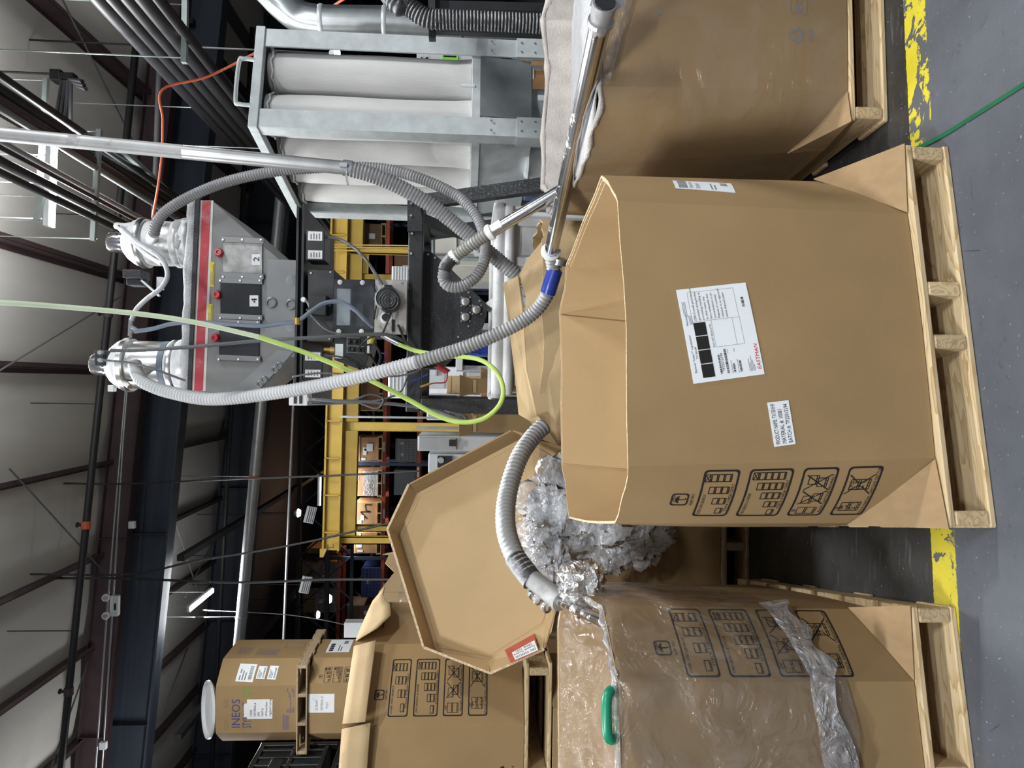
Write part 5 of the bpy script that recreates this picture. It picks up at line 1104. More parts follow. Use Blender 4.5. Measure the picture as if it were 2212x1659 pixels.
f_, W_, H_ = FI(2); p = Print(); p.text('INEOS', W_*.2, H_*.80, .08, W_*.35); p.text('STYROL', W_*.2, H_*.70, .08, W_*.35); p.frame(W_*.15, H_*.35, W_*.45, H_*.62, .008); [p.rect(W_*(.18+.035*k), H_*.37, W_*(.195+.035*k), H_*.6) for k in range(7)]; p.frame(W_*.5, H_*.05, W_*.8, H_*.3, .008); p.lay('brand_print', 'ink_violet', f_, bi)
# round clear liner top above the box
t = thing('liner_bag', 'round white translucent plastic lid showing above the purple-lettered box', 'bag', at(455, 1530, 9.0))
c = at(452, 1532, 9.0); ax = V((.05, -.50, .86)).normalized(); MB().lathe(c-ax*.03, ax, [(.30, 0), (.34, .03), (.335, .06), (.31, .055), (.30, .02), (.22, .03), (.02, .035)], 36).build('lid_dish', 'white_plastic', t, smooth=40)
MB().lathe(V((c.x, c.y+.3, zi1)), (0, 0, 1), [(.28, 0), (.28, c.z-zi1-.05)], 24).build('bag_neck', 'film_thick', t, smooth=40)
# black collapsible crates
cr0 = None
def crate(x, y, z_, w_, d_, h_, label):
    t = thing('folding_crate', label, 'crate', (x+w_/2, y+d_/2, z_), 'stacked black bulk crates')
    MB().lo((x+.03, y+.03, z_+.10), (x+w_-.03, y+d_-.03, z_+h_-.02)).build('crate_body', 'crate_black', t)
    for a in (x, x+w_-.07):
        for b in (y, y+d_-.07): MB().lo((a, b, z_), (a+.07, b+.07, z_+h_)).build('corner_post', 'crate_black', t, bevel=.01)
    for zz in (z_+.1, z_+h_*.5, z_+h_-.07):
        MB().lo((x, y+.005, zz), (x+w_, y+.04, zz+.05)).build('rib', 'crate_black', t, bevel=.008); MB().lo((x+w_-.04, y, zz), (x+w_-.005, y+d_, zz+.05)).build('rib', 'crate_black', t, bevel=.008)
    for k in range(1, 6):
        b = y+d_*k/6; MB().lo((x+w_-.035, b-.02, z_+.1), (x+w_-.003, b+.02, z_+h_-.03)).build('rib', 'crate_black', t, bevel=.008); a = x+w_*k/6; MB().lo((a-.02, y+.003, z_+.1), (a+.02, y+.035, z_+h_-.03)).build('rib', 'crate_black', t, bevel=.008)
    MB().lo((x+w_-.004, y+d_*.4, z_+h_*.6), (x+w_+.004, y+d_*.6, z_+h_*.75)).build('latch_plate', 'crate_black', t, bevel=.004)
    MB().lo((x, y, z_+h_-.03), (x+w_, y+d_, z_+h_-.005)).build('crate_lid', 'crate_black', t, bevel=.01); return t
xc = x0-.05-1.2
for k, lb in enumerate(('lowest of the black folding crates stacked beside the tall boxes', 'second black folding crate up beside the tall boxes', 'third black folding crate up beside the tall boxes', 'topmost black folding crate beside the tall boxes')): crate(xc+.0*k, 7.75, .002+k*.935, 1.2, 1.0, .93, lb)

# ================================================================ YELLOW GANTRY
def ibeam(p, q, h_, w_, m, name, parent):
    p, q = V(p), V(q); mb = MB(); mb.bar(p, q, .02, h_)
    for s_ in (-1, 1): mb.bar(p+V((0, 0, s_*h_/2)), q+V((0, 0, s_*h_/2)), w_, .025)
    return mb.build(name, m, parent)
cg = thing('gantry_crane', 'yellow steel gantry with two long girders and posts', 'crane', at(715, 900, 10.5))
ga = MB(); a0, a1 = at(716, 1188, 10.5), at(735, 470, 10.5); ibeam(a0, a1, .22, .16, 'crane_yellow', 'girder', cg); 
for k in range(9): q = a0.lerp(a1, (k+.5)/9); MB().lo((q.x-.008, q.y-.08, q.z-.11), (q.x+.008, q.y+.08, q.z+.11)).build('stiffener', 'crane_yellow', cg)
b0, b1 = at(752, 1160, 12.2), at(770, 470, 12.2); ibeam(b0, b1, .23, .16, 'crane_yellow', 'girder', cg)
MB().bar(at(734, 1150, 11.3), at(752, 480, 11.3), .05, .05).build('trolley_rail', 'girt_grey', cg)
for x_, y_, Y_, w_ in ((735, 921, 10.6, .13), (732, 1168, 10.6, .11), (764, 1142, 12.2, .11), (705, 538, 10.7, .10), (735, 596, 12.2, .12)):
    q = at(x_, y_, Y_); MB().lo((q.x-w_/2, Y_, 0), (q.x+w_/2, Y_+.02, q.z)).lo((q.x-w_/2, Y_, 0), (q.x-w_/2+.015, Y_+w_, q.z)).lo((q.x+w_/2-.015, Y_, 0), (q.x+w_/2, Y_+w_, q.z)).build('post', 'crane_yellow', cg)
    MB().lo((q.x-.12, Y_-.06, 0), (q.x+.12, Y_+.16, .02)).build('base_plate', 'crane_yellow', cg)
for dy in (529, 534, 541): MB().bar(at(706, dy, 10.3), at(1010, dy+3, 10.3), .018, .018, (0, 1, 0)).build('ladder_rail', 'crane_yellow', cg)
MB().bar(at(790, 590, 10.9), at(792, 545, 10.9), .06, .08).build('end_stop', 'crane_yellow', cg); MB().bar(at(1030, 640, 8.5), at(1020, 664, 8.5), .12, .07).build('low_rail', 'crane_yellow', cg)
p = at(706, 1186, 10.4); MB().ext([p, p+V((-.12, 0, .05)), p+V((-.12, 0, .1)), p+V((0, 0, .1))], (0, .06, 0)).build('end_hook', 'crane_yellow', cg)
q = at(713, 1182, 10.38); 
tw = MB().tube([at(708, 1183, 10.37), at(720, 1183, 10.37)], .006, 6); tw.tube([at(708, 1183, 10.37), at(708, 1176, 10.37)], .006, 6); tw.tube([at(720, 1183, 10.37), at(720, 1176, 10.37)], .006, 6); tw.build('handle', 'girt_grey', cg)

# ================================================================ PALLET RACKING
YR = 24.0
rk = thing('pallet_rack', 'orange and blue pallet racking across the far bay', 'rack', (at(900, 1000, YR).x, YR, 0))
def rx(y_): return at(830, y_, YR).x
zb = [at(v_, 1000, YR).z for v_ in (903, 829)]; zb += [zb[1]+1.45]
for k, (za, ya, yb) in enumerate(((zb[0], 440, 1340), (zb[1], 440, 1340), (zb[2], 1195, 1420))):
    for dy in (0, 1.1): MB().lo((rx(yb), YR+dy, za-.075), (rx(ya), YR+dy+.05, za+.045)).build('beam', 'rack_orange', rk)
for y_ in (1420, 1206, 1003, 800, 620, 470):
    for dy in (0, 1.1): MB().lo((rx(y_)-.05, YR+dy-.02, 0), (rx(y_)+.05, YR+dy+.07, zb[2]+.75)).build('upright', 'rack_blue', rk)
    for k in range(6): MB().bar((rx(y_), YR+.03, .4+k*.9), (rx(y_), YR+1.1, .4+(k+.8)*.9), .03, .03).build('brace', 'rack_blue', rk)
for k in range(2):
    for y_ in (1003, 1206, 800, 620): MB().lo((rx(y_)-.05, YR-.015, zb[k]-.08), (rx(y_)+.09, YR, zb[k]+.08)).build('connector_plate', 'rack_orange', rk)
for y_, v_ in ((965, 829), (1035, 829), (1110, 829), (1270, 829), (1020, 903)): q = at(v_, y_, YR-.02); MB().lo((q.x-.16, YR-.012, q.z-.03), (q.x+.16, YR-.002, q.z+.03)).build('beam_label', 'paper_tag', rk)
def rack_box(label, y0, y1, zs, h_, m='kraft_far', tags=(), pal=True, name='carton', deco=None):
    xa, xb = rx(y1), rx(y0); t = thing(name, label, 'box' if name == 'carton' else 'crate', ((xa+xb)/2, YR+.5, zs), 'loads on the pallet racking'); z_ = zs+.047
    if pal:
        for f_ in (.02, .48, .94): MB().lo((xa+(xb-xa)*f_, YR-.04, z_+.02), (xa+(xb-xa)*(f_+.05), YR+1.0, z_+.13)).build('skid', 'wood_end', t)
        for k in range(5): MB().lo((xa, YR-.04+.23*k, z_+.13), (xb, YR+.08+.23*k, z_+.15)).build('skid_board', 'wood_end', t)
        for k in range(3): MB().lo((xa, YR-.04+.46*k, z_), (xb, YR+.08+.46*k, z_+.02)).build('skid_board', 'wood_end', t)
        z_ += .152
    MB().lo((xa+.03, YR, z_), (xb-.03, YR+1.0, z_+h_)).build('load_body', m, t, bevel=.02)
    if deco == 'sleeve': MB().lo((xa+.01, YR-.012, z_+h_*.86), (xb-.01, YR+1.01, z_+h_)).build('lid_sleeve', m, t)
    for a, b, c, d, mm in tags: MB().lo((xa+(xb-xa)*a, YR-.008, z_+h_*b), (xa+(xb-xa)*c, YR, z_+h_*d)).build('label', mm, t)
    if deco == 'slats':
        for k in range(9): MB().lo((xa+.05+(xb-xa-.1)*k/8-.015, YR-.03, z_), (xa+.05+(xb-xa-.1)*k/8+.015, YR, z_+h_)).build('rib', m, t)
        for k in range(6): MB().lo((xa+.03, YR-.035, z_+h_*k/5.2), (xb-.03, YR, z_+h_*k/5.2+.035)).build('rib', m, t)
    if deco == 'film': MB().lo((xa+.05, YR-.02, z_), (xb-.05, YR+.5, z_+h_*.62)).build('film_wrap', 'film_thick', t)
    if deco == 'scrawl':
        p = Print(); p.path([(.25, .45), (.4, .6), (.55, .75), (.55, .3), (.6, .5), (.85, .55), (.85, .25)], .05); p.lay('marker_scrawl', 'ink', lambda a, b: V((xa+(xb-xa)*a, YR-.001, z_+h_*b)), t, .004)
    return t
Z1, Z0, Z2 = zb[1], zb[0], zb[2]
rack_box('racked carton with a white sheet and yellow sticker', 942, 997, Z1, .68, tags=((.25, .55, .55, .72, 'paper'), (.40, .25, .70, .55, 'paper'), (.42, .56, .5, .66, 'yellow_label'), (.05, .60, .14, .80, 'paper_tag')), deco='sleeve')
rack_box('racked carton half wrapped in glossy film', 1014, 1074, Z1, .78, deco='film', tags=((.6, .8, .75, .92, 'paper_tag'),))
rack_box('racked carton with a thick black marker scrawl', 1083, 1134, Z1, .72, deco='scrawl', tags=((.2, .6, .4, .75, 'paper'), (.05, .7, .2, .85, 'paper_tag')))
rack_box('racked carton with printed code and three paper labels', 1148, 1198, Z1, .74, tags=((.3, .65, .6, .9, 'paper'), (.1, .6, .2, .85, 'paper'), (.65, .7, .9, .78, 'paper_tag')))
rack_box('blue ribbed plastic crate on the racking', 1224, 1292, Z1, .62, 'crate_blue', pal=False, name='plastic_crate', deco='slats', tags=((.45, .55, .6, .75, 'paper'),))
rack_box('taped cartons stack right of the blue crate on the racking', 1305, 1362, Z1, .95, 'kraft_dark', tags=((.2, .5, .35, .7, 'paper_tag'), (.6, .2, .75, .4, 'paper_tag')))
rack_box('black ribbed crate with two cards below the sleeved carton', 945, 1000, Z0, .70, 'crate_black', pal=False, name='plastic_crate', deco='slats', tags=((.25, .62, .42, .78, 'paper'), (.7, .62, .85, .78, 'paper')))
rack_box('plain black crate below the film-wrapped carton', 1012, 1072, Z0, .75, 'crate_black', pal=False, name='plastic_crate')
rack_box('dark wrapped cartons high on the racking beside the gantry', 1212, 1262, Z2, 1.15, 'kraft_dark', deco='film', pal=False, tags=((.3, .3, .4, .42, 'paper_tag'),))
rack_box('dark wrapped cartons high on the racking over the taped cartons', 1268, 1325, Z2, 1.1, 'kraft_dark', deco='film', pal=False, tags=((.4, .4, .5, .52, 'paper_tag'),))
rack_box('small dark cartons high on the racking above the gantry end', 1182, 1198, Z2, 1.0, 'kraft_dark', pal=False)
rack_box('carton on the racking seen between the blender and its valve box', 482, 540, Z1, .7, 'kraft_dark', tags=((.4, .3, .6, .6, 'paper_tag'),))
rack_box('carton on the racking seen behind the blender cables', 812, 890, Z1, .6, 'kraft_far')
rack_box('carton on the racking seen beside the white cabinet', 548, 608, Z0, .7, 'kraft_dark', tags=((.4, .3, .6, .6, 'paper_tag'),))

# ================================================================ MACHINES BEHIND THE BLENDER
def pxthing(name, label, cat, x0, y0, x1, y1, Y, dep, m, z0=None, bevel=.01, part='cabinet_body', group=None):
    b = MB().px(x0, y0, x1, y1, Y, dep); zs = min(v.z for v in b.v); xs_ = [v.x for v in b.v]
    t = thing(name, label, cat, ((min(xs_)+max(xs_))/2, Y+dep/2, 0), group)
    if z0 is not None: b = MB().lo((min(xs_), Y, z0), (max(xs_), Y+dep, max(v.z for v in b.v)))
    b.build(part, m, t, bevel=bevel); return t
t = pxthing('moulding_machine', 'beige moulding machine body seen behind the looped hose', 'machine', 918, 440, 1090, 574, 7.2, 1.2, 'machine_beige', 0)
for y_ in (470, 512, 552): MB().px(922, y_-1, 1088, y_+1, 7.185, .02).build('panel_seam', 'machine_grey', t)
for v_ in (985, 1040): MB().px(v_, 442, v_+2, 573, 7.185, .02).build('panel_seam', 'machine_grey', t)
MB().px(1000, 455, 1012, 462, 7.18, .02).build('warning_label', 'ink_red', t); MB().px(1025, 530, 1055, 560, 7.18, .02).build('notice_sheet', 'paper', t); MB().px(1130, 490, 1175, 530, 7.18, .02).build('notice_sheet', 'yellow_label', t)
t = thing('guard_rail', 'blue-grey slanting pipe rails in front of the beige machine', 'frame', at(950, 480, 6.6))
for a, b in (((918, 440), (1070, 560)), ((930, 555), (1010, 555)), ((912, 470), (912, 560)), ((980, 440), (1066, 500)), ((1000, 460), (1062, 560)), ((935, 440), (935, 560))): MB().tube([at(*a, 6.6), at(*b, 6.6)], .022, 10).build('pipe', 'strut', t, smooth=60)
for y_ in (450, 556): MB().tube([at(912, y_, 6.6), V((at(912, y_, 6.6).x, 6.6, 0))], .022, 10).build('pipe', 'strut', t, smooth=60)
t = pxthing('electrical_cabinet', 'pale corrugated cabinet beside the yellow post behind the motor', 'cabinet', 846, 575, 884, 606, 9.0, .6, 'machine_white', 0)
for k in range(6): MB().px(849+6*k, 576, 850.5+6*k, 605, 8.985, .02).build('panel_rib', 'machine_grey', t)
t = pxthing('machine_panel', 'white perforated machine panel behind the stand leg', 'machine', 838, 792, 1075, 862, 7.6, .8, 'machine_white', 0)
for k in range(8): MB().px(842+8*k, 800, 843.5+8*k, 858, 7.585, .02).build('panel_rib', 'machine_grey', t)
MB().px(925, 800, 960, 840, 7.58, .03).build('cover_plate', 'machine_grey', t); MB().px(965, 795, 1000, 850, 7.58, .03).build('door', 'machine_white', t)
MB().px(940, 790, 944, 812, 7.55, .05).build('hinge_strip', 'zinc', t)
t = pxthing('dehumidifier', 'white cabinet with a black louvred grille under the yellow post', 'machine', 922, 852, 1010, 908, 6.6, .7, 'machine_white', 0)
MB().px(924, 854, 986, 884, 6.58, .03).build('grille', 'black_plastic', t)
for k in range(12): MB().px(925+5*k, 855, 927+5*k, 883, 6.565, .02).build('louvre', 'dark_grey', t)
t = pxthing('perforated_cabinet', 'grey perforated metal cabinet beside the leaning lid', 'cabinet', 902, 942, 1016, 975, 6.4, .5, 'machine_grey', 0)
MB().px(906, 946, 985, 972, 6.385, .02).build('perforated_sheet', 'conduit', t); MB().px(970, 950, 985, 964, 6.375, .02).build('vent', 'black_plastic', t)
t = pxthing('control_unit', 'grey control unit with fan guard above the lid corner', 'machine', 925, 980, 960, 1022, 6.8, .5, 'machine_grey', 0); MB().px(945, 985, 975, 1010, 6.78, .03).build('fan_panel', 'black_plastic', t); disc('fan', 953, 994, 6.78, 7, .02, 'conduit', t)
for x_, y_, w_ in ((930, 925, 6), (880, 902, 4)): MB().px(735 if x_ < 900 else 900, y_-w_/2, 1000, y_+w_/2, 6.5, .05).build('column', 'conduit', t)
GC = 'cartons on the bench behind the stand'
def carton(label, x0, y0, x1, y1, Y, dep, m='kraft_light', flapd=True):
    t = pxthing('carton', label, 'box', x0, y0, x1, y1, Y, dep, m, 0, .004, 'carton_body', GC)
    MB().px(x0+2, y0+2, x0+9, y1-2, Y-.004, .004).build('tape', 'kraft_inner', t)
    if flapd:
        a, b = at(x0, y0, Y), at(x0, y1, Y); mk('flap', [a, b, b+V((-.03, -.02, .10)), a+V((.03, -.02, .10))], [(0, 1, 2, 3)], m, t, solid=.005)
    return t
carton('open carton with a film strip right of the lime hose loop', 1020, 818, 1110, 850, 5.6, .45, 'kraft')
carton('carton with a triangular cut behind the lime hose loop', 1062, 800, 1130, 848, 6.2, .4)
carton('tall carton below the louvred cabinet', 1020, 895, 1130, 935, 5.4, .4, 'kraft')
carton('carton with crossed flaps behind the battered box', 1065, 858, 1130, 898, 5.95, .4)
carton('small carton on the white machine bench', 965, 812, 1005, 850, 6.9, .3, 'kraft_light', False)
t = pxthing('tote', 'dark blue tote on the bench beyond the mixing hopper', 'tote', 1012, 742, 1036, 768, 6.4, .35, 'blue_tape', 0)
for k in range(3): MB().px(1013, 744+9*k, 1035, 747+9*k, 6.385, .02).build('tote_rib', 'cable_blue', t)
t = pxthing('work_table', 'grey shop table behind the mixing hopper', 'table', 985, 700, 1000, 800, 6.8, .6, 'machine_white', None, .004, 'table_top')
for y_ in (704, 796):
    q = at(1000, y_, 6.85); MB().lo((q.x-.03, 6.85, 0), (q.x+.03, 6.91, q.z)).build('leg', 'machine_grey', t); MB().lo((q.x-.03, 7.3, 0), (q.x+.03, 7.36, q.z)).build('leg', 'machine_grey', t)
t = pxthing('sign_panel', 'white sign with black letter and green tag behind the filter bags', 'sign', 900, 118, 1030, 140, 6.9, .05, 'machine_white', None, .002, 'sign_board')
MB().px(955, 120, 990, 138, 6.89, .01).build('green_tag', 'tag_green', t); MB().px(958, 120, 985, 123, 6.885, .006).build('tag_band', 'ink', t)
q = at(926, 138, 6.89); p = Print(); p.text('S', 0, 0, .08, .07); p.lay('letter', 'ink', lambda a, b: V((q.x+a, 6.895, q.z+b)), t, .003)
for y_ in (120, 138): q = at(1030, y_, 6.92); MB().lo((q.x-.015, 6.92, 0), (q.x+.015, 6.95, q.z+.02)).build('post', 'conduit', t)
for k, (lb, x0_, y0_, x1_, y1_, Y_) in enumerate((('cartons seen past the black frame by the duct', 1060, 85, 1185, 130, 7.5), ('pale carton behind the black ribbed hose', 1030, 8, 1085, 45, 7.8), ('brown carton seen under the dust collector hopper', 1140, 140, 1190, 200, 7.0), ('blue carton under the dust collector far corner', 1140, 378, 1190, 405, 6.6))):
    t = pxthing('carton', lb, 'box', x0_, y0_, x1_, y1_, Y_, .5, 'kraft_far' if k < 3 else 'crate_blue', 0, .01, 'carton_body', 'cartons beyond the dust collector'); MB().px(x0_+5, y0_+4, x0_+14, y0_+(y1_-y0_)*.5, Y_-.006, .006).build('label', 'paper_tag', t)

# ================================================================ OVERHEAD
def run(name, label, cat, pts, r, m, group=None, n=10):
    o = MB().tube([V(p) for p in pts], r, n).build(name, m, smooth=60); return tag(o, label, cat, group)
# sprinkler main following the rafters
sp = thing('sprinkler_pipe', 'black sprinkler pipe across the roof with small heads', 'pipe', at(200, 900, 9.6))
A, B = at(128, 1690, 9.6), at(298, 60, 9.6); MB().tube([A, B], .045, 12).build('pipe_run', 'pipe_black', sp, smooth=60)
for f_ in (.12, .34, .62, .84): q = A.lerp(B, f_); MB().lathe(q, (0, 0, 1), [(.02, 0), (.02, .09), (.035, .1), (.035, .12)], 10).build('sprinkler_head', 'pipe_black', sp); MB().tube([q-V((.05, 0, 0)), q+V((.05, 0, 0))], .056, 12).build('pipe_coupling', 'purlin' if f_ != .34 else 'rack_orange', sp)
for f_ in (.2, .5, .75): q = A.lerp(B, f_); MB().tube([q, V((q.x, q.y, zr(q.x)))], .007, 6).build('hanger_rod', 'pipe_black', sp)
sp2 = thing('sprinkler_pipe', 'second black sprinkler pipe beyond the navy girder', 'pipe', at(480, 1200, 15.5))
A, B = at(455, 1690, 15.5), at(545, 60, 15.5); MB().tube([A, B], .05, 10).build('pipe_run', 'pipe_black', sp2, smooth=60)
for f_ in (.3, .6): q = A.lerp(B, f_); MB().tube([q, V((q.x, q.y, zr(q.x)))], .008, 6).build('hanger_rod', 'pipe_black', sp2)
# lit grey main below the girder
gp = thing('overhead_pipe', 'wide grey pipe crossing the hall below the navy girders', 'pipe', at(560, 1100, 13))
A, B = at(500, 1560, 13), at(618, 300, 13); MB().tube([A, B], .095, 20).build('pipe_run', 'conduit', gp, smooth=60)
for f_ in (.18, .42, .66): q = A.lerp(B, f_); MB().tube([q, V((q.x, q.y, zr(q.x)))], .008, 6).build('hanger_rod', 'conduit', gp); MB().lathe(q-V((.02, 0, 0)), (1, 0, 0), [(.105, 0), (.105, .04)], 18).build('pipe_clamp', 'rack_orange' if f_ == .42 else 'conduit', gp)
p2_ = at(612, 1400, 13.6), at(652, 420, 13.6); run('conduit_line', 'thin grey conduit below the wide grey pipe', 'conduit', p2_, .025, 'conduit')
c1 = thing('conduit_line', 'pair of thin conduits along the navy girder', 'conduit', at(270, 1100, 11.1))
for dx in (0, 14): MB().tube([at(206+dx, 1670, 11.1), at(232+dx*.8, 1310, 11.1), at(262+dx*.3, 950, 11.1), at(283+dx*.2, 700, 11.1)], .014, 8).build('conduit_run', 'conduit', c1, smooth=60)
MB().px(214, 1605, 228, 1620, 11.05, .06).build('junction_box', 'lamp_white', c1); MB().px(277, 1127, 290, 1142, 11.05, .06).build('junction_box', 'lamp_white', c1)
# twin-head emergency light
em = thing('emergency_light', 'white twin-head emergency light on the dark girder', 'lamp', at(245, 1310, 11.0))
MB().px(236, 1288, 254, 1332, 10.95, .09).build('lamp_box', 'lamp_white', em, bevel=.01); MB().px(246, 1304, 250, 1318, 10.94, .01).build('switch', 'black_plastic', em)
for y_ in (1293, 1332): c = at(227, y_-2, 10.9); MB().lathe(c+V((0, .06, 0)), (0, -1, -.2), [(.03, 0), (.055, .04), (.055, .08), (.045, .085), (.02, .08)], 16).build('lamp_head', 'lamp_white', em, smooth=40); MB().lathe(c+V((0, -.022, -.01)), (0, -1, -.2), [(.04, 0), (.03, .006)], 14).build('lens', 'conduit', em)
# roof bracing rods
GB = 'roof bracing rods'
for i, (a, b, lb) in enumerate((((20, 1012, 9.2), (238, 1250, 11.3), 'thin diagonal bracing rod crossing the roof bay left of the lime hose'), ((110, 1659, 9.4), (190, 1430, 11.3), 'thin diagonal bracing rod at the far left roof bay'), ((0, 800, 8.6), (262, 640, 11.3), 'thin diagonal bracing rod behind the lime hose'), ((135, 0, 8.6), (300, 330, 11.2), 'thin diagonal bracing rod right of the feed pipe'), ((375, 1120, 13.6), (432, 1290, 15.3), 'thin bracing rod in the second roof bay below the girder'), ((470, 1150, 17), (400, 1290, 14), 'thin crossed bracing rod in the second roof bay'), ((345, 1555, 13.5), (405, 1400, 16.5), 'thin bracing rod in the second roof bay above the stacked boxes'))):
    run('bracing_rod', lb, 'rod', [at(*a), at(*b)], .012, 'girt_grey', GB, 6)
# vertical hung cables
for lb, pts, r in (('black cable hanging from the girder to the racking near the gantry', [(272, 1045, 10.8), (500, 1035, 10.6), (700, 1028, 10.4), (905, 1018, 10.2)], .014), ('pair of black cables hanging past the gantry end to the cartons', [(181, 1249, 10.8), (275, 1250, 10.8), (520, 1258, 10.6), (700, 1252, 10.4), (840, 1252, 10.2)], .018), ('slack black cable slanting from the girder to the gantry', [(282, 1240, 10.2), (420, 1212, 10.1), (560, 1190, 10.05), (690, 1165, 10.0), (840, 1130, 9.95)], .015)):
    pp_ = px_path(pts); pp_ = [V((pp_[0].x, pp_[0].y, zr(pp_[0].x)+.12))]+pp_; o = MB().tube(crom(pp_, 8), r, 7).build('hanging_cable', 'cable_black', smooth=60); tag(o, lb, 'cable', 'cables hanging from the girder')
run('conduit_line', 'light wire drooping from the strip lamp toward the white post', 'wire', crom(px_path([(438, 1318, 13), (520, 1322, 13), (620, 1328, 13), (700, 1340, 13), (748, 1350, 13)]), 6), .008, 'conduit', None, 6)
t = pxthing('white_post', 'short white post top behind the film-covered box', 'post', 743, 1345, 760, 1378, 12.9, .2, 'lamp_white', 0, .01, 'post_body')
# pipe bundle over the dust collector running down the hall
tp = thing('pipe_bundle', 'dark pipes hung side by side over the dust collector', 'pipes', at(300, 150, 8))
def depth_pipe(x, y, Y0_, Y1_, r, m, parent, name='pipe'):
    q = at(x, y, Y0_); return MB().tube([V((q.x+.02*(Y0_-3), 3, q.z)), V((q.x+(Y1_-Y0_)*-.02, Y1_, q.z))], r, 12).build(name, m, parent, smooth=60)
for x_, y_, r in ((225, 0, .10), (252, 0, .08), (285, 0, .08), (318, 0, .09), (360, 20, .05)): depth_pipe(x_, y_, 6.4, 16, r, 'pipe_black', tp)
for Y_ in (6.9, 9.5):
    q0 = at(212, 0, 6.4); q1 = at(372, 20, 6.4); z_ = min(q0.z, q1.z)-.12; MB().bar((q1.x-.25, Y_, at(320, 0, 6.4).z-.12), (q0.x+.3, Y_, at(320, 0, 6.4).z-.12), .05, .05).build('strut_bar', 'strut', tp)
    for x_ in (q1.x-.2, q0.x+.25): MB().tube([(x_, Y_, at(320, 0, 6.4).z-.12), (x_, Y_, zr(x_))], .007, 6).build('hanger_rod', 'strut', tp)
# conduit racks near the strip lamp
tr = thing('pipe_bundle', 'thin dark and pale conduits on slotted hangers near the strip lamp', 'pipes', at(150, 350, 7.5))
for i, (x_, y_, r, m_) in enumerate(((-20, 150, .035, 'pipe_black'), (-15, 185, .05, 'pipe_black'), (-10, 215, .05, 'purlin'), (0, 235, .03, 'pipe_grey'), (-10, 300, .03, 'conduit'), (0, 318, .02, 'purlin'), (-5, 345, .04, 'pipe_black'), (5, 375, .03, 'pipe_black'))): depth_pipe(x_, y_, 5.6, 13.5, r, m_, tr)
for (x_, y0_, y1_, Y_) in ((215, 280, 520, 7.0), (100, 170, 400, 7.6), (92, 420, 480, 7.2)):
    MB().bar(at(x_, y0_, Y_), at(x_-14, y1_, Y_), .045, .045).build('slotted_hanger', 'strut', tr)
    for y_ in (y0_+4, y1_-4): q = at(x_-4, y_, Y_); MB().tube([q, V((q.x, q.y, zr(q.x)))], .006, 6).build('hanger_rod', 'strut', tr)
MB().bar(at(262, 322, 7.2), at(362, 412, 9.5), .05, .05).build('slotted_hanger', 'strut', tr)
# electrical mounting cluster
tc_ = thing('junction_cluster', 'black junction box cluster with short conduits under the roof', 'electrical box', at(160, 180, 7.5))
MB().px(105, 148, 130, 172, 7.4, .14).build('box', 'black_plastic', tc_, bevel=.01); MB().px(125, 155, 158, 170, 7.38, .1).build('box', 'black_plastic', tc_, bevel=.01)
for k in range(4): MB().tube([at(135+6*k, 172, 7.4), at(112+13*k, 300, 7.6)], .02, 8).build('conduit_run', 'pipe_black', tc_, smooth=60)
for k in range(3): MB().tube([at(150+8*k, 170+7*k, 7.4), at(178+4*k, 176+8*k, 7.3)], .022, 8).build('conduit_run', 'pipe_black', tc_, smooth=60)
MB().tube([at(118, 160, 7.5), V((at(118, 160, 7.5).x, 7.5, zr(3)))], .012, 6).build('hanger_rod', 'pipe_black', tc_)
# pale vertical-looking conduit crossing with the orange cord
run('conduit_line', 'grey conduit dropping from the roof behind the feed pipe', 'conduit', [at(345, 110, 9.5), at(332, 480, 9.5)], .035, 'conduit')
oc = MB().tube(crom(px_path([(820, -40, 6.45), (740, 0, 7.0), (660, 55, 7.3), (560, 110, 7.4), (450, 165, 7.3), (352, 193, 7.2), (352, 260, 7.2), (350, 330, 7.2), (342, 400, 7.2), (330, 470, 7.2)]), 8), .012, 7).build('extension_cord', 'cord_orange', smooth=60); tag(oc, 'bright orange cord strung under the roof past the dust collector', 'cord')
# ================================================================ LAMPS
GL = 'strip lamps'
def strip(label, c, L_, ang, hang=True, m='led'):
    d = V((math.cos(ang), math.sin(ang), 0)); c = V(c); t = thing('strip_lamp', label, 'lamp', c, GL)
    MB().bar(c-d*L_/2+V((0, 0, .03)), c+d*L_/2+V((0, 0, .03)), .11, .05).build('housing', 'lamp_white', t); MB().bar(c-d*L_/2, c+d*L_/2, .07, .025).build('tube_lens', m, t)
    if hang:
        for s_ in (-.4, .4): q = c+d*L_*s_+V((0, 0, .05)); MB().tube([q, V((q.x, q.y, zr(q.x)))], .006, 6).build('hanger_rod', 'conduit', t)
    return t
LB = ['strip lamp over the aisle behind the photographer, over the left box', 'strip lamp over the aisle to the right behind the photographer', 'strip lamp furthest back over the aisle', 'strip lamp above the powder box side', 'strip lamp above the flap-topped stack', 'bright strip lamp hung beside the thin conduits and feed pipe', 'strip lamp beyond the black crates', 'strip lamp beyond the dust collector', 'strip lamp glowing in the roof bay below the navy girder', 'strip lamp straight above the blender, under the first roof bay']
for i, (x, y, z_, e) in enumerate(LAMPS): strip(LB[i], (x, y, z_), {5: .8, 8: 1.1}.get(i, 1.25), {5: .03, 8: math.pi/2}.get(i, 0))  # housings, also for the unseen lamps added for their light
strip('level strip lamp glowing beside the yellow gantry girder', at(692, 1060, 17.5), .72, 0, False, 'led_far')
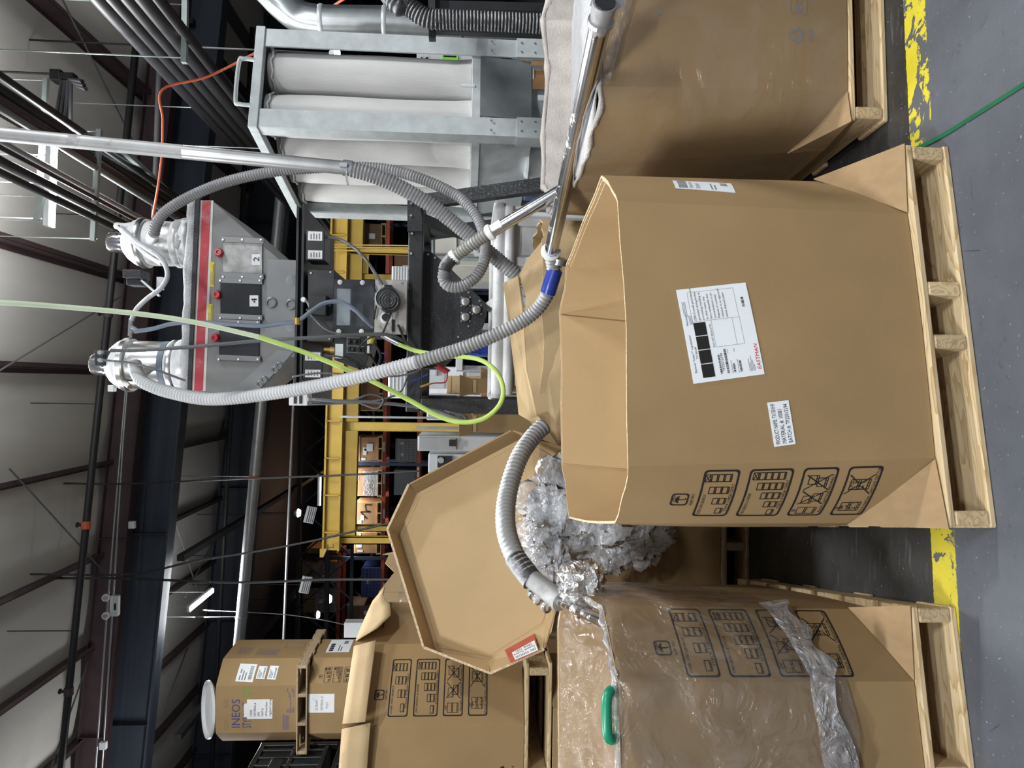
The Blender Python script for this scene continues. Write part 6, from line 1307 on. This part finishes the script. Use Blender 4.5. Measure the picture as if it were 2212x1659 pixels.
for lb, x_, y_, Y_, r in (('round high-bay lamp above the gantry end', 643, 1108, 18, .11), ('small round lamp glowing among the wrapped cartons', 710, 1294, 22, .14), ('small round lamp glowing over the film-covered box', 685, 1328, 22, .12), ('small lamp glowing behind the bundled cables', 688, 842, 14, .11), ('small lamp glowing between the filter bags and frame', 724, 116, 9, .09), ('tiny lamp glowing beside the yellow ladder', 768, 512, 20, .10)):
    c = at(x_, y_, Y_); t = thing('high_bay_lamp', lb, 'lamp', c, 'far round lamps'); MB().lathe(c, (0, 0, 1), [(r*.2, -r*.7), (r*.7, -r*.6), (r, -r*.1), (r*.9, 0)], 16).build('globe', 'led_far', t, smooth=60); MB().lathe(c, (0, 0, 1), [(r*.95, 0), (r*.6, r*.5), (r*.3, r*.8)], 16).build('reflector', 'lamp_white', t, smooth=60); MB().tube([c+V((0, 0, r*.7)), V((c.x, c.y, zr(c.x)+(.19 if c.y > 18 else .10)))], .012, 6).build('stem', 'pipe_black', t)
for lb, x_, y_ in (('tilted heater reflector hanging left of the gantry end', 660, 1263), ('tilted slatted heater reflector beside the round lamp', 670, 1112)):
    c = at(x_, y_, 16); t = thing('heater_panel', lb, 'heater', c, 'hanging heater panels'); mxr = Matrix.Rotation(.5, 3, 'X') @ Matrix.Rotation(.25, 3, 'Y'); MB().box(c, (.36, .08, .20), mxr).build('reflector', 'lamp_white', t)
    for k in range(4): MB().box(c+mxr @ V((0, -.045, -.07+.045*k)), (.33, .012, .02), mxr).build('slat', 'conduit', t)
    MB().tube([c, V((c.x, c.y, zr(c.x)))], .008, 6).build('hanger_rod', 'pipe_black', t)
# green strap on the floor
sp_ = [at(2230, 168, 1)]; P_ = [atz(2230, 170, .003), atz(2120, 240, .003), atz(2040, 290, .004), atz(1985, 318, .005), atz(1935, 338, .004), atz(1915, 350, .004), atz(1890, 395, .003), atz(1880, 420, .003)]
cv = crom(P_, 6); vs, fs = [], []
for i, q in enumerate(cv):
    d = (cv[min(i+1, len(cv)-1)]-cv[max(i-1, 0)]).normalized(); n_ = V((-d.y, d.x, 0))*.006; vs += [q-n_, q+n_]
for i in range(len(cv)-1): fs.append((2*i, 2*i+1, 2*i+3, 2*i+2))
tag(mk('packing_strap', vs, fs, 'green_strap', solid=.001), 'green plastic packing strap lying across the yellow floor line', 'strap')
